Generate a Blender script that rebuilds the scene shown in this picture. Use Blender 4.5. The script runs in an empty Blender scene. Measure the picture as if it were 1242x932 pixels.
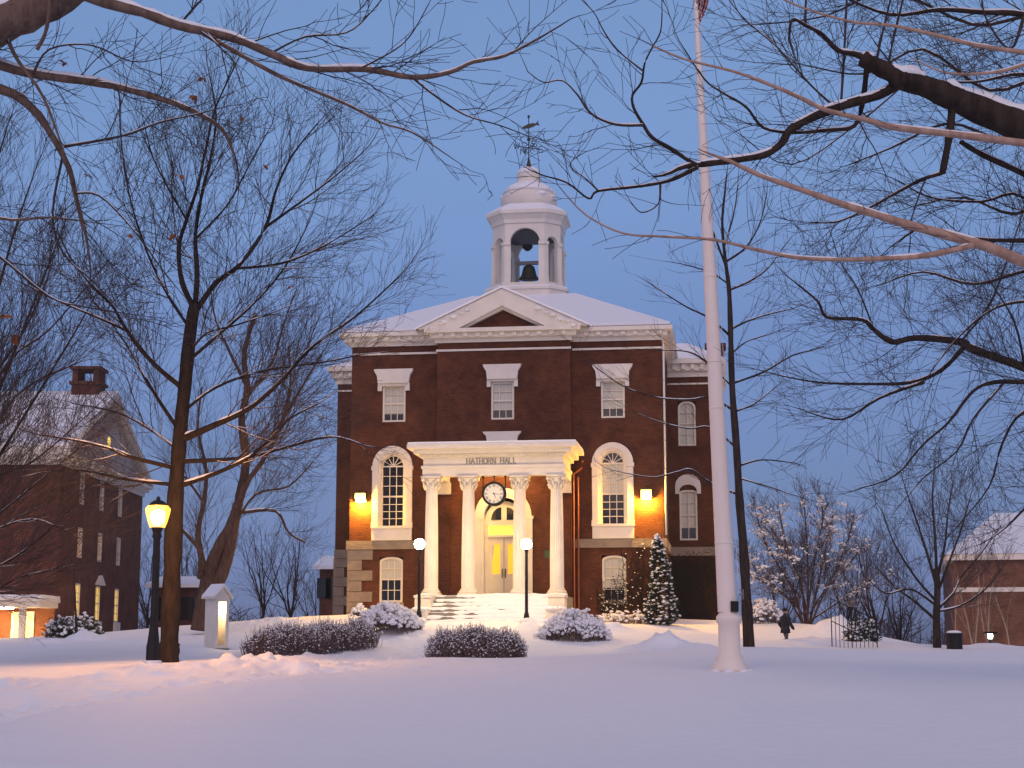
import bpy, math, random
import numpy as np
from mathutils import Vector, Matrix

C = bpy.context.scene.collection
SC = bpy.context.scene
PI = math.pi
R = math.radians
# ------------------------------------------------------------------ camera model
FPX, HY, EYE = 1950.0, 780.0, 1.6
TILT = math.atan((HY - 466) / FPX)
CT, ST = math.cos(TILT), math.sin(TILT)


def at(px, py, Y):
    """world point seen at photo pixel (px,py) that stands Y metres in front of the camera"""
    a = (px - 621) / FPX
    b = -(py - 466) / FPX
    k = Y / (CT - b * ST)
    return Vector((a * k, Y, EYE + (ST + b * CT) * k))


# ------------------------------------------------------------------ materials
def mat(name, col, rough=0.7, noise=None, amt=0.25, bump=0.0, bscale=None, spec=0.3, metal=0.0):
    m = bpy.data.materials.new(name)
    m.use_nodes = True
    nt = m.node_tree
    b = nt.nodes['Principled BSDF']
    b.inputs['Base Color'].default_value = (*col, 1)
    b.inputs['Roughness'].default_value = rough
    b.inputs['Specular IOR Level'].default_value = spec
    b.inputs['Metallic'].default_value = metal
    if noise:
        tc = nt.nodes.new('ShaderNodeTexCoord')
        n = nt.nodes.new('ShaderNodeTexNoise')
        n.inputs['Scale'].default_value = noise
        n.inputs['Detail'].default_value = 5
        nt.links.new(tc.outputs['Object'], n.inputs['Vector'])
        mx = nt.nodes.new('ShaderNodeMix')
        mx.data_type = 'RGBA'
        mx.inputs[6].default_value = (*[c * (1 - amt) for c in col], 1)
        mx.inputs[7].default_value = (*[min(1, c * (1 + amt)) for c in col], 1)
        nt.links.new(n.outputs[0], mx.inputs[0])
        nt.links.new(mx.outputs[2], b.inputs['Base Color'])
        if bump:
            bp = nt.nodes.new('ShaderNodeBump')
            bp.inputs['Strength'].default_value = 1
            bp.inputs['Distance'].default_value = bump
            n2 = n
            if bscale:
                n2 = nt.nodes.new('ShaderNodeTexNoise')
                n2.inputs['Scale'].default_value = bscale
                n2.inputs['Detail'].default_value = 4
                nt.links.new(tc.outputs['Object'], n2.inputs['Vector'])
            nt.links.new(n2.outputs[0], bp.inputs['Height'])
            nt.links.new(bp.outputs[0], b.inputs['Normal'])
    return m


def emat(name, col, strength):
    m = bpy.data.materials.new(name)
    m.use_nodes = True
    b = m.node_tree.nodes['Principled BSDF']
    b.inputs['Base Color'].default_value = (*[min(.8, c) for c in col], 1)
    b.inputs['Emission Color'].default_value = (*col, 1)
    b.inputs['Emission Strength'].default_value = strength
    return m


def brickmat(name, c1, c2, mortar, scale=1.0):
    m = bpy.data.materials.new(name)
    m.use_nodes = True
    nt = m.node_tree
    b = nt.nodes['Principled BSDF']
    b.inputs['Roughness'].default_value = .85
    b.inputs['Specular IOR Level'].default_value = .15
    tc = nt.nodes.new('ShaderNodeTexCoord')
    sp = nt.nodes.new('ShaderNodeSeparateXYZ')
    nt.links.new(tc.outputs['Object'], sp.inputs[0])
    ad = nt.nodes.new('ShaderNodeMath')
    nt.links.new(sp.outputs[0], ad.inputs[0])
    nt.links.new(sp.outputs[1], ad.inputs[1])
    cb = nt.nodes.new('ShaderNodeCombineXYZ')
    nt.links.new(ad.outputs[0], cb.inputs[0])
    nt.links.new(sp.outputs[2], cb.inputs[1])
    br = nt.nodes.new('ShaderNodeTexBrick')
    br.inputs['Scale'].default_value = 1.0 / scale
    br.inputs['Brick Width'].default_value = .215
    br.inputs['Row Height'].default_value = .072
    br.inputs['Mortar Size'].default_value = .009
    br.inputs['Color1'].default_value = (*c1, 1)
    br.inputs['Color2'].default_value = (*c2, 1)
    br.inputs['Mortar'].default_value = (*mortar, 1)
    nt.links.new(cb.outputs[0], br.inputs['Vector'])
    n = nt.nodes.new('ShaderNodeTexNoise')
    n.inputs['Scale'].default_value = 0.9
    n.inputs['Detail'].default_value = 8
    n.inputs['Roughness'].default_value = .7
    nt.links.new(tc.outputs['Object'], n.inputs['Vector'])
    mr = nt.nodes.new('ShaderNodeMapRange')
    mr.inputs['From Min'].default_value = .3
    mr.inputs['From Max'].default_value = .7
    mr.inputs['To Min'].default_value = .5
    mr.inputs['To Max'].default_value = 1.45
    nt.links.new(n.outputs[0], mr.inputs[0])
    mx = nt.nodes.new('ShaderNodeVectorMath')
    mx.operation = 'SCALE'
    nt.links.new(br.outputs[0], mx.inputs[0])
    nt.links.new(mr.outputs[0], mx.inputs['Scale'])
    nt.links.new(mx.outputs[0], b.inputs['Base Color'])
    bp = nt.nodes.new('ShaderNodeBump')
    bp.inputs['Distance'].default_value = .006
    nt.links.new(br.outputs['Fac'], bp.inputs['Height'])
    bp.invert = True
    nt.links.new(bp.outputs[0], b.inputs['Normal'])
    return m


def barkmat(name, c1, c2, scale=6, bump=.012):
    m = bpy.data.materials.new(name)
    m.use_nodes = True
    nt = m.node_tree
    b = nt.nodes['Principled BSDF']
    b.inputs['Roughness'].default_value = .9
    b.inputs['Specular IOR Level'].default_value = .1
    tc = nt.nodes.new('ShaderNodeTexCoord')
    mp = nt.nodes.new('ShaderNodeMapping')
    mp.inputs['Scale'].default_value = (1, 1, .22)
    nt.links.new(tc.outputs['Object'], mp.inputs[0])
    n = nt.nodes.new('ShaderNodeTexNoise')
    n.inputs['Scale'].default_value = scale * 2
    n.inputs['Detail'].default_value = 8
    n.inputs['Roughness'].default_value = .7
    nt.links.new(mp.outputs[0], n.inputs['Vector'])
    cr = nt.nodes.new('ShaderNodeValToRGB')
    cr.color_ramp.elements[0].position = .35
    cr.color_ramp.elements[0].color = (*c1, 1)
    cr.color_ramp.elements[1].position = .7
    cr.color_ramp.elements[1].color = (*c2, 1)
    nt.links.new(n.outputs[0], cr.inputs[0])
    nt.links.new(cr.outputs[0], b.inputs['Base Color'])
    bp = nt.nodes.new('ShaderNodeBump')
    bp.inputs['Distance'].default_value = bump
    nt.links.new(n.outputs[0], bp.inputs['Height'])
    nt.links.new(bp.outputs[0], b.inputs['Normal'])
    return m


def snowmat(name, bump=.02, scale=3.0, col=(.82, .83, .86)):
    m = bpy.data.materials.new(name)
    m.use_nodes = True
    nt = m.node_tree
    b = nt.nodes['Principled BSDF']
    b.inputs['Base Color'].default_value = (*col, 1)
    b.inputs['Roughness'].default_value = .75
    b.inputs['Specular IOR Level'].default_value = .2
    tc = nt.nodes.new('ShaderNodeTexCoord')
    n = nt.nodes.new('ShaderNodeTexNoise')
    n.inputs['Scale'].default_value = scale
    n.inputs['Detail'].default_value = 8
    n.inputs['Roughness'].default_value = .6
    nt.links.new(tc.outputs['Object'], n.inputs['Vector'])
    bp = nt.nodes.new('ShaderNodeBump')
    bp.inputs['Distance'].default_value = bump
    nt.links.new(n.outputs[0], bp.inputs['Height'])
    nt.links.new(bp.outputs[0], b.inputs['Normal'])
    return m


M = dict(
    snow=snowmat('snow', .035, 4.0), snowfine=snowmat('snow_fine', .03, 12),
    brick=brickmat('hall_brick', (.125, .037, .014), (.084, .024, .0095), (.09, .048, .030)),
    brick2=brickmat('left_brick', (.15, .048, .028), (.115, .036, .022), (.11, .07, .055)),
    brick3=brickmat('tan_brick', (.20, .085, .045), (.15, .062, .036), (.17, .12, .09)),
    white=mat('white_paint', (.71, .66, .58), .55, 1.7, .16, .004, 25),
    cream=mat('cream_paint', (.70, .64, .52), .5, 3, .06),
    stone=mat('brownstone', (.25, .20, .15), .85, 2.5, .35, .02, 9),
    granite=mat('granite', (.22, .21, .20), .8, 14, .25, .01),
    slate=mat('slate', (.06, .06, .065), .6, 5, .2),
    black=mat('black_iron', (.010, .010, .011), .6, 8, .2, spec=.25),
    bronze=mat('dark_bronze', (.05, .05, .035), .5, 6, .4, metal=.6),
    copper=mat('copper_pipe', (.36, .12, .05), .45, 4, .3, metal=.5),
    glass=mat('dark_glass', (.012, .014, .022), .08, spec=.6),
    blind=mat('blind', (.55, .54, .47), .8, 2, .08),
    bark=barkmat('bark', (.022, .016, .013), (.065, .046, .036)), barkd=barkmat('dark_bark', (.013, .010, .008), (.042, .031, .025)), barkl=barkmat('lit_limb_bark', (.085, .055, .042), (.23, .155, .12), 9, .006),  # barkl: lamp light on the near limbs is put into a paler bark
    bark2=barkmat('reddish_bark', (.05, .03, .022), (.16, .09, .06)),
    barkp=barkmat('lamp_tinted_bark', (.27, .165, .12), (.52, .35, .27), 10, .004),  # pink lamp glow on the young tree, painted into its bark colour
    twig=mat('twig', (.055, .040, .036), .9, 9, .3),
    twigf=mat('far_twig', (.075, .055, .055), .9, 9, .3),
    birch=mat('birch_bark', (.34, .27, .2), .8, 10, .4),
    hedge=mat('hedge_twig', (.15, .10, .092), .9, 8, .45),
    ivy=mat('ivy_leaf', (.022, .017, .012), .8, 6, .5), ever=mat('evergreen_leaf', (.022, .034, .018), .7, 6, .5),
    leaf=mat('dead_leaf', (.22, .075, .022), .8, 8, .4),
    polew=mat('pole_paint', (.80, .70, .62), .5, 1.5, .06),
    dial=mat('clock_dial', (.75, .73, .66), .5, 4, .05),
    coat=mat('dark_coat', (.02, .02, .026), .9, 10, .2),
    trouser=mat('grey_trousers', (.07, .07, .08), .9, 10, .2),
    skin=mat('skin', (.45, .28, .2), .6),
    hair=mat('dark_hair', (.02, .014, .01), .7),
    red=mat('flag_red', (.30, .012, .02), .8, 9, .15), flagw=mat('flag_white', (.6, .55, .55), .8, 9, .1),
    flagb=mat('flag_blue', (.02, .03, .12), .8, 9, .1),
    grey=mat('grey_metal', (.18, .18, .18), .5, 6, .2),
    plaque=mat('plaque', (.03, .07, .04), .5),
    gable=mat('gable_paint', (.40, .33, .29), .7, 3, .12),
    letter=mat('letters', (.30, .28, .25), .6),
    inside=emat('lit_amber', (1.0, .46, .03), 0.8), transom=emat('lit_transom', (1.0, .62, .10), 1.05),
    winlit=emat('lit_window', (1.0, .64, .10), 0.95), windim=emat('dim_window', (.8, .42, .14), .13),
    globe=emat('globe_glass', (1.0, .68, .30), 270), sodium=emat('sodium_glass', (1.0, .43, .075), 230),
    pack=emat('wall_pack_lens', (1.0, .62, .11), 6), niche=emat('niche_lamp', (1.0, .70, .36), 45),
    doorlit=emat('lit_doorway', (1.0, .66, .22), 1.1), softlamp=emat('soffit_lamp', (1.0, .60, .20), 330),
    cool=emat('cool_lamp', (.9, 1.0, .85), 9), warmdot=emat('warm_dot', (1.0, .5, .12), 30),
)




def glowglass(name, col, strength, clear):
    """lit lantern glass: glows itself and lets the bulb's light through"""
    m = bpy.data.materials.new(name)
    m.use_nodes = True
    nt = m.node_tree
    nt.nodes.remove(nt.nodes['Principled BSDF'])
    e = nt.nodes.new('ShaderNodeEmission')
    e.inputs[0].default_value = (*col, 1)
    e.inputs[1].default_value = strength
    t = nt.nodes.new('ShaderNodeBsdfTransparent')
    t.inputs[0].default_value = (*clear, 1)
    a = nt.nodes.new('ShaderNodeAddShader')
    nt.links.new(e.outputs[0], a.inputs[0])
    nt.links.new(t.outputs[0], a.inputs[1])
    nt.links.new(a.outputs[0], nt.nodes['Material Output'].inputs[0])
    return m


M['lantern'] = glowglass('lantern_glass', (1.0, .43, .05), 1.9, (.85, .8, .7))
M['bulb'] = emat('sodium_bulb', (1.0, .43, .075), 1150)
# ------------------------------------------------------------------ mesh builder
class MB:
    def __init__(s, zo=0.0):
        s.v = []
        s.f = []
        s.T = {}
        s.zo = zo

    def add(s, vs, fs):
        n = len(s.v)
        s.v.extend([(a[0], a[1], a[2] - s.zo) for a in vs])
        s.f.extend([tuple(i + n for i in q) for q in fs])
        return s

    def box(s, x0, x1, y0, y1, z0, z1):
        return s.add([(x0, y0, z0), (x1, y0, z0), (x1, y1, z0), (x0, y1, z0), (x0, y0, z1), (x1, y0, z1), (x1, y1, z1), (x0, y1, z1)],
                     [(0, 3, 2, 1), (4, 5, 6, 7), (0, 1, 5, 4), (1, 2, 6, 5), (2, 3, 7, 6), (3, 0, 4, 7)])

    def quad(s, a, b, c, d):
        return s.add([a, b, c, d], [(0, 1, 2, 3)])

    def prism(s, pts, v0, v1):
        """polygon in (u,z) extruded along v"""
        n = len(pts)
        vs = [(u, v0, z) for u, z in pts] + [(u, v1, z) for u, z in pts]
        fs = [tuple(range(n)), tuple(range(2 * n - 1, n - 1, -1))]
        for i in range(n):
            j = (i + 1) % n
            fs.append((i, n + i, n + j, j))
        return s.add(vs, fs)

    def prismx(s, pts, x0, x1):
        """polygon in (v,z) extruded along u"""
        n = len(pts)
        vs = [(x0, v, z) for v, z in pts] + [(x1, v, z) for v, z in pts]
        fs = [tuple(range(n)), tuple(range(2 * n - 1, n - 1, -1))]
        for i in range(n):
            j = (i + 1) % n
            fs.append((i, n + i, n + j, j))
        return s.add(vs, fs)

    def prismz(s, pts, z0, z1, k=1.0, c=(0, 0)):
        n = len(pts)
        vs = [(x, y, z0) for x, y in pts] + [(c[0] + (x - c[0]) * k, c[1] + (y - c[1]) * k, z1) for x, y in pts]
        fs = [tuple(range(n)), tuple(range(2 * n - 1, n - 1, -1))]
        for i in range(n):
            j = (i + 1) % n
            fs.append((i, n + i, n + j, j))
        return s.add(vs, fs)

    def loop(s, outer, inner, v0, v1, closed=True):
        """flat frame between two (u,z) loops, v0 front, v1 back"""
        n = len(outer)
        vs = [(u, v0, z) for u, z in outer] + [(u, v0, z) for u, z in inner] + [(u, v1, z) for u, z in outer] + [(u, v1, z) for u, z in inner]
        fs = []
        m = n if closed else n - 1
        for i in range(m):
            j = (i + 1) % n
            fs += [(i, j, n + j, n + i), (2 * n + i, 2 * n + j, j, i), (n + i, n + j, 3 * n + j, 3 * n + i), (2 * n + j, 2 * n + i, 3 * n + i, 3 * n + j)]
        if not closed:
            fs += [(0, n, 3 * n, 2 * n), (n - 1, 2 * n - 1, 4 * n - 1, 3 * n - 1)]
        return s.add(vs, fs)

    def lathe(s, prof, c=(0, 0), n=16, ang=0.0, flute=0.0):
        vs = []
        for r, z in prof:
            for i in range(n):
                a = ang + 2 * PI * i / n
                q = r * (1 - (flute if i % 2 else 0))
                vs.append((c[0] + q * math.cos(a), c[1] + q * math.sin(a), z))
        fs = []
        for k in range(len(prof) - 1):
            for i in range(n):
                j = (i + 1) % n
                fs.append((k * n + i, k * n + j, (k + 1) * n + j, (k + 1) * n + i))
        fs.append(tuple(range(n - 1, -1, -1)))
        fs.append(tuple(range((len(prof) - 1) * n, len(prof) * n)))
        return s.add(vs, fs)

    def tube(s, pts, rad, n=3, cap=True):
        """a tapering branch or rod; rings are worked out together in build()"""
        pts = [(p[0], p[1], p[2]) for p in pts]
        rad = list(rad)
        if n > 3 and cap and rad[-1] > .004:
            d = Vector(pts[-1]) - Vector(pts[-2])
            d = d.normalized() * min(rad[-1] * .25, .02)
            pts.append(tuple(Vector(pts[-1]) + d))
            rad.append(rad[-1] * .08)
        s.T.setdefault(n, []).append((pts, rad))
        return s

    def tubes(s):
        V, F = [], []
        off = len(s.v)
        for n, L in s.T.items():
            P = np.array([q for p, _ in L for q in p], float)
            Rr = np.array([q for _, r in L for q in r], float)
            ln = np.array([len(p) for p, _ in L])
            st = np.repeat(np.cumsum(ln) - ln, ln)
            en = np.repeat(np.cumsum(ln) - 1, ln)
            i = np.arange(len(P))
            nx_ = np.minimum(i + 1, en)
            d = P[nx_] - P[np.maximum(i - 1, st)]
            d /= np.maximum(np.linalg.norm(d, axis=1, keepdims=True), 1e-9)
            a = np.cross(d, np.array([.31, .17, .93]))
            a /= np.maximum(np.linalg.norm(a, axis=1, keepdims=True), 1e-6)
            b = np.cross(d, a)
            t = 2 * PI * np.arange(n) / n
            vv = P[:, None] + Rr[:, None, None] * (a[:, None] * np.cos(t)[None, :, None] + b[:, None] * np.sin(t)[None, :, None])
            vv[..., 2] -= s.zo
            V.append(vv.reshape(-1, 3))
            k = i[i < en]
            j = np.arange(n)
            e = (j + 1) % n
            q = np.stack([off + k[:, None] * n + j, off + k[:, None] * n + e, off + (k[:, None] + 1) * n + e, off + (k[:, None] + 1) * n + j], -1)
            F.append(q.reshape(-1, 4))
            off += len(P) * n
        return np.concatenate(V), np.concatenate(F)

    def blob(s, c, r, rng, squash=.7, n=6, m=4, jit=.25):
        vs = []
        for i in range(1, m):
            ph = PI * i / m
            for j in range(n):
                t = 2 * PI * (j + .5 * (i % 2)) / n
                q = r * (1 + rng.uniform(-jit, jit))
                vs.append((c[0] + q * math.sin(ph) * math.cos(t), c[1] + q * math.sin(ph) * math.sin(t), c[2] + q * squash * math.cos(ph)))
        a = len(vs)
        vs.append((c[0], c[1], c[2] + r * squash))
        vs.append((c[0], c[1], c[2] - r * squash))
        fs = []
        for i in range(m - 2):
            for j in range(n):
                e = (j + 1) % n
                fs.append((i * n + j, (i + 1) * n + j, (i + 1) * n + e, i * n + e))
        for j in range(n):
            e = (j + 1) % n
            fs.append((j, e, a))
            fs.append(((m - 2) * n + e, (m - 2) * n + j, a + 1))
        return s.add(vs, fs)

    def build(s, name, m, parent=None, smooth=False):
        me = bpy.data.meshes.new(name)
        if s.T:
            tv, tf = s.tubes()
            V = np.concatenate([np.array(s.v, float).reshape(-1, 3), tv])
            cnt = np.concatenate([np.array([len(f) for f in s.f], int), np.full(len(tf), 4)])
            lp = np.concatenate([np.array([i for f in s.f for i in f], int), tf.ravel()])
            me.vertices.add(len(V))
            me.vertices.foreach_set('co', V.ravel())
            me.loops.add(len(lp))
            me.loops.foreach_set('vertex_index', lp)
            me.polygons.add(len(cnt))
            me.polygons.foreach_set('loop_start', np.cumsum(cnt) - cnt)
            me.polygons.foreach_set('loop_total', cnt)
            me.update(calc_edges=True)
        else:
            me.from_pydata(s.v, [], s.f)
        me.materials.append(m)
        me.update()
        if smooth:
            me.polygons.foreach_set('use_smooth', [True] * len(me.polygons))
        o = bpy.data.objects.new(name, me)
        C.objects.link(o)
        if parent:
            o.parent = parent
        return o


def tag(o, label=None, cat=None, group=None, kind=None):
    if label:
        o['label'] = label
    if cat:
        o['category'] = cat
    if group:
        o['group'] = group
    if kind:
        o['kind'] = kind
    return o


def thing(name, loc, label, cat, group=None, rz=0.0):
    o = bpy.data.objects.new(name, None)
    o.empty_display_size = .2
    C.objects.link(o)
    o.location = loc
    o.rotation_euler = (0, 0, rz)
    return tag(o, label, cat, group)


def copy_thing(root, loc, rz=0.0, sc=1.0, label=None, group=None):
    r = root.copy()
    C.objects.link(r)
    r.location = loc
    r.rotation_euler = (0, 0, rz)
    r.scale = (sc, sc, sc)
    if label:
        r['label'] = label
    if group:
        r['group'] = group
    for ch in list(root.children):
        c = ch.copy()
        C.objects.link(c)
        c.parent = r
        for g in list(ch.children):
            d = g.copy()
            C.objects.link(d)
            d.parent = c
    return r


# ------------------------------------------------------------------ ground
_TAB = {}


def vnoise(x, y, seed=0):
    if seed not in _TAB:
        _TAB[seed] = np.random.RandomState(seed).rand(256, 256)
    T = _TAB[seed]
    xi = np.floor(x).astype(int)
    yi = np.floor(y).astype(int)
    fx = x - xi
    fy = y - yi
    fx = fx * fx * (3 - 2 * fx)
    fy = fy * fy * (3 - 2 * fy)
    a = T[xi % 256, yi % 256]
    b = T[(xi + 1) % 256, yi % 256]
    c = T[xi % 256, (yi + 1) % 256]
    d = T[(xi + 1) % 256, (yi + 1) % 256]
    return (a * (1 - fx) + b * fx) * (1 - fy) + (c * (1 - fx) + d * fx) * fy - .5


CTRL = [Vector(p) for p in [(0, 0, 0), (-9, 0, 0), (9, 0, 0), (0, -12, 0), (-15, 10, 0), (15, 10, 0), (0, 11, 0)]]
for px, py, Y in [(621, 932, 20), (60, 925, 20), (1180, 932, 20), (886, 815, 30), (560, 822, 30), (-60, 838, 30), (1330, 815, 30),
                  (182, 807, 35), (204, 803, 37), (20, 815, 36), (262, 786, 52), (300, 799, 46), (450, 788, 55), (120, 790, 48), (0, 800, 46),
                  (515, 800, 53), (640, 800, 53), (700, 800, 48), (600, 757, 65.5), (510, 757, 65.5), (690, 757, 65.5), (560, 775, 60),
                  (465, 768, 62), (697, 776, 61), (770, 791, 52), (850, 790, 50), (908, 784, 45), (1000, 789, 55), (1137, 787, 60), (1242, 787, 60), (1340, 787, 60),
                  (1240, 800, 45), (1040, 800, 42), (760, 757, 69), (870, 754, 74), (860, 752, 78), (418, 747, 71), (985, 755, 70), (1085, 782, 68),
                  (953, 793, 67), (953, 792, 59), (900, 770, 66), (1030, 772, 66),
                  (30, 780, 60), (100, 776, 64), (170, 768, 66), (250, 758, 68), (370, 752, 69), (60, 774, 76), (-100, 776, 76), (165, 775, 90),
                  (330, 770, 90)]:
    CTRL.append(at(px, py, Y))
for p in [(0, 95, 2.0), (22, 80, .3), (32, 80, -.2), (45, 80, -.5), (14, 88, 1.0), (-9, 110, .8), (-40, 110, .8), (30, 110, -1), (0, 150, -1), (-80, 160, -1), (80, 160, -2),
          (0, 260, -2), (-45, 30, .8), (45, 30, .8), (-60, 70, 1.2), (60, 60, .5), (0, -60, -.5), (-60, -40, -.5), (60, -40, -.5), (200, 100, -3), (-200, 100, -3)]:
    CTRL.append(Vector(p))
CX = np.array([c.x for c in CTRL])
CY = np.array([c.y for c in CTRL])
CZ = np.array([c.z for c in CTRL])
_D = np.sqrt((CX[:, None] - CX[None]) ** 2 + (CY[:, None] - CY[None]) ** 2 + 9.0)
_A = np.zeros((len(CX) + 1,) * 2)
_A[:-1, :-1] = _D
_A[:-1, -1] = 1
_A[-1, :-1] = 1
_A[:-1, :-1] -= np.eye(len(CX)) * .35
_W = np.linalg.solve(_A, np.concatenate([CZ, [0]]))


def gbase(x, y):
    x = np.asarray(x, float)
    y = np.asarray(y, float)
    z = np.full(x.shape, _W[-1])
    for i in range(len(CX)):
        z = z + _W[i] * np.sqrt((x - CX[i]) ** 2 + (y - CY[i]) ** 2 + 9.0)
    far = np.clip((np.hypot(x, y) - 180) / 150, 0, 1)
    return z * (1 - far) - 3.0 * far


def hit(px, py, y0=12, y1=120):
    Y = np.linspace(y0, y1, 1500)
    a = (px - 621) / FPX
    b = -(py - 466) / FPX
    k = Y / (CT - b * ST)
    z = EYE + (ST + b * CT) * k
    g = gbase(a * k, Y)
    i = np.argmax(z <= g)
    return Vector((a * k[i], Y[i], g[i]))


PATH = [hit(*p) for p in [(-190, 905), (-60, 872), (60, 851), (170, 836), (290, 823), (410, 808), (490, 796)]]
PATH += [at(540, 780, 59), at(590, 765, 64)]
PATH2 = [hit(-200, 838), hit(0, 838), hit(120, 826), hit(240, 812), hit(330, 808), hit(400, 806)]


def polydist(x, y, P):
    d = np.full(x.shape, 1e9)
    for a, b in zip(P[:-1], P[1:]):
        ax, ay, bx, by = a.x, a.y, b.x, b.y
        L2 = (bx - ax) ** 2 + (by - ay) ** 2
        t = np.clip(((x - ax) * (bx - ax) + (y - ay) * (by - ay)) / L2, 0, 1)
        d = np.minimum(d, np.hypot(x - ax - t * (bx - ax), y - ay - t * (by - ay)))
    return d


def ground(x, y):
    x = np.asarray(x, float)
    y = np.asarray(y, float)
    z = gbase(x, y)
    z = z + .10 * vnoise(x / 4.3, y / 6.1, 1) + .04 * vnoise(x / 1.1, y / 1.7, 2) + .07 * vnoise(x / 3.2 + y / 2.0, y / .9 - x / 6, 21) * np.clip((4 - x) / 10, .15, 1)
    d = polydist(x, y, PATH)
    tr = np.exp(-(d / .95) ** 4)
    berm = np.exp(-((d - 1.7) / .55) ** 2)
    yp = np.interp(x, [q.x for q in PATH], [q.y for q in PATH])
    berm = berm * (.25 + .75 / (1 + np.exp(-(y - yp) * 2.0)))
    lump = np.abs(vnoise(x / .36, y / .36, 3)) * 2
    lump2 = vnoise(x / .19, y / .21, 4) + .8 * vnoise(x / .12 + 9, y / .17, 9)
    z = z - .11 * tr + berm * (.02 + .04 * lump + .06 * lump2) + tr * (.12 * vnoise(x / .4, y / .4, 5) + .10 * lump2)
    clod = np.clip(vnoise(x / .23, y / .27, 11) * 2 - .05, 0, 1) + .7 * np.clip(vnoise(x / .13, y / .2, 12) * 2 - .2, 0, 1)
    z = z + clod * (.07 * berm + .05 * tr) * (.5 + vnoise(x / 1.7, y / 1.7, 13))
    chunk = np.clip(vnoise(x / .31, y / .33, 31) * 6 - .5, 0, 1) + .6 * np.clip(vnoise(x / .17, y / .21, 32) * 6 - .6, 0, 1)
    z = z + chunk * (.05 * berm + .035 * tr)
    d2 = polydist(x, y, PATH2)
    z = z + chunk * .055 * np.exp(-(d2 / .8) ** 2)
    z = z + clod * .09 * np.exp(-(d2 / .8) ** 2) * (.6 + vnoise(x / 1.3, y / 1.3, 14))
    z = z + np.exp(-(d2 / .55) ** 2) * (.03 + .09 * np.abs(vnoise(x / .4, y / .4, 6)) + .06 * lump2)
    # trampled, cloddy snow round the entrance beds
    for (qx, qy, w, h) in MOUND:
        r = np.hypot((x - qx) / w, (y - qy) / (w * .8))
        z = z + h * np.exp(-r ** 2 * 1.6) * (1 + .6 * vnoise(x / .45, y / .45, 7) + .55 * vnoise(x / .2, y / .2, 8))
    return z


MOUND = []
for px, py, Y, w, h in [(805, 790, 52, 1.15, .55), (765, 788, 54, .8, .25), (850, 790, 51, .7, .22), (485, 775, 62, 1.1, .35), (640, 768, 63.6, .55, .35), (655, 775, 62, .9, .25),
                        (740, 775, 64, 1.0, .3), (985, 770, 64, 1.6, .3), (105, 782, 58, .9, .35), (60, 786, 56, .8, .2), (230, 790, 51, .9, .08), (290, 796, 49, .8, .04),
                        (345, 762, 66, 1.6, .2), (300, 764, 66, 1.5, .15), (1015, 758, 69, 1.5, .6), (1100, 787, 61, 1.2, .12), (1200, 788, 61, 1.4, .12)]:
    p = at(px, py, Y)
    MOUND.append((p.x, p.y, w, h))


def gz(x, y):
    return float(ground(np.array([x]), np.array([y]))[0])


def axis(segs):
    a = []
    for s0, s1, st in segs:
        n = max(1, int(round((s1 - s0) / st)))
        a += [s0 + (s1 - s0) * i / n for i in range(n)]
    return a + [segs[-1][1]]


gx = axis([(-3000, -600, 400), (-600, -100, 50), (-100, -30, 5), (-30, -18, .5), (-18, 4, .08), (4, 26, .2), (26, 60, 3), (60, 200, 20), (200, 600, 80), (600, 3000, 400)])
gy = axis([(-600, -60, 90), (-60, 12, 4), (12, 25, .3), (25, 50, .115), (50, 66, .16), (66, 76, .3), (76, 120, 2), (120, 300, 15), (300, 700, 80), (700, 4000, 500)])
GX, GY = np.meshgrid(np.array(gx), np.array(gy))
GZ = ground(GX, GY)
nx, ny = len(gx), len(gy)
verts = np.stack([GX.ravel(), GY.ravel(), GZ.ravel()], 1)
idx = np.arange(nx * ny).reshape(ny, nx)
quads = np.stack([idx[:-1, :-1].ravel(), idx[:-1, 1:].ravel(), idx[1:, 1:].ravel(), idx[1:, :-1].ravel()], 1)
me = bpy.data.meshes.new('snow_ground')
me.vertices.add(len(verts))
me.vertices.foreach_set('co', verts.ravel())
me.loops.add(quads.size)
me.loops.foreach_set('vertex_index', quads.ravel())
me.polygons.add(len(quads))
me.polygons.foreach_set('loop_start', np.arange(0, quads.size, 4))
me.polygons.foreach_set('loop_total', np.full(len(quads), 4))
me.update(calc_edges=True)
me.polygons.foreach_set('use_smooth', [True] * len(quads))
me.materials.append(M['snow'])
go = bpy.data.objects.new('ground', me)
C.objects.link(go)
tag(go, kind='structure')

# ------------------------------------------------------------------ the hall
HX, HYD, HA = -.329, 72.0, R(7.6)
HZ = 2.2
hall = thing('brick_hall', (HX, HYD, HZ), 'brick college hall with white columned portico, pediment and domed belfry under snow', 'building', rz=-HA)


def hw(u, v, z=0.0):
    """hall local -> world"""
    return Vector((HX + u * math.cos(HA) + v * math.sin(HA), HYD - u * math.sin(HA) + v * math.cos(HA), z))


def HB():
    return MB(HZ)


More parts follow.
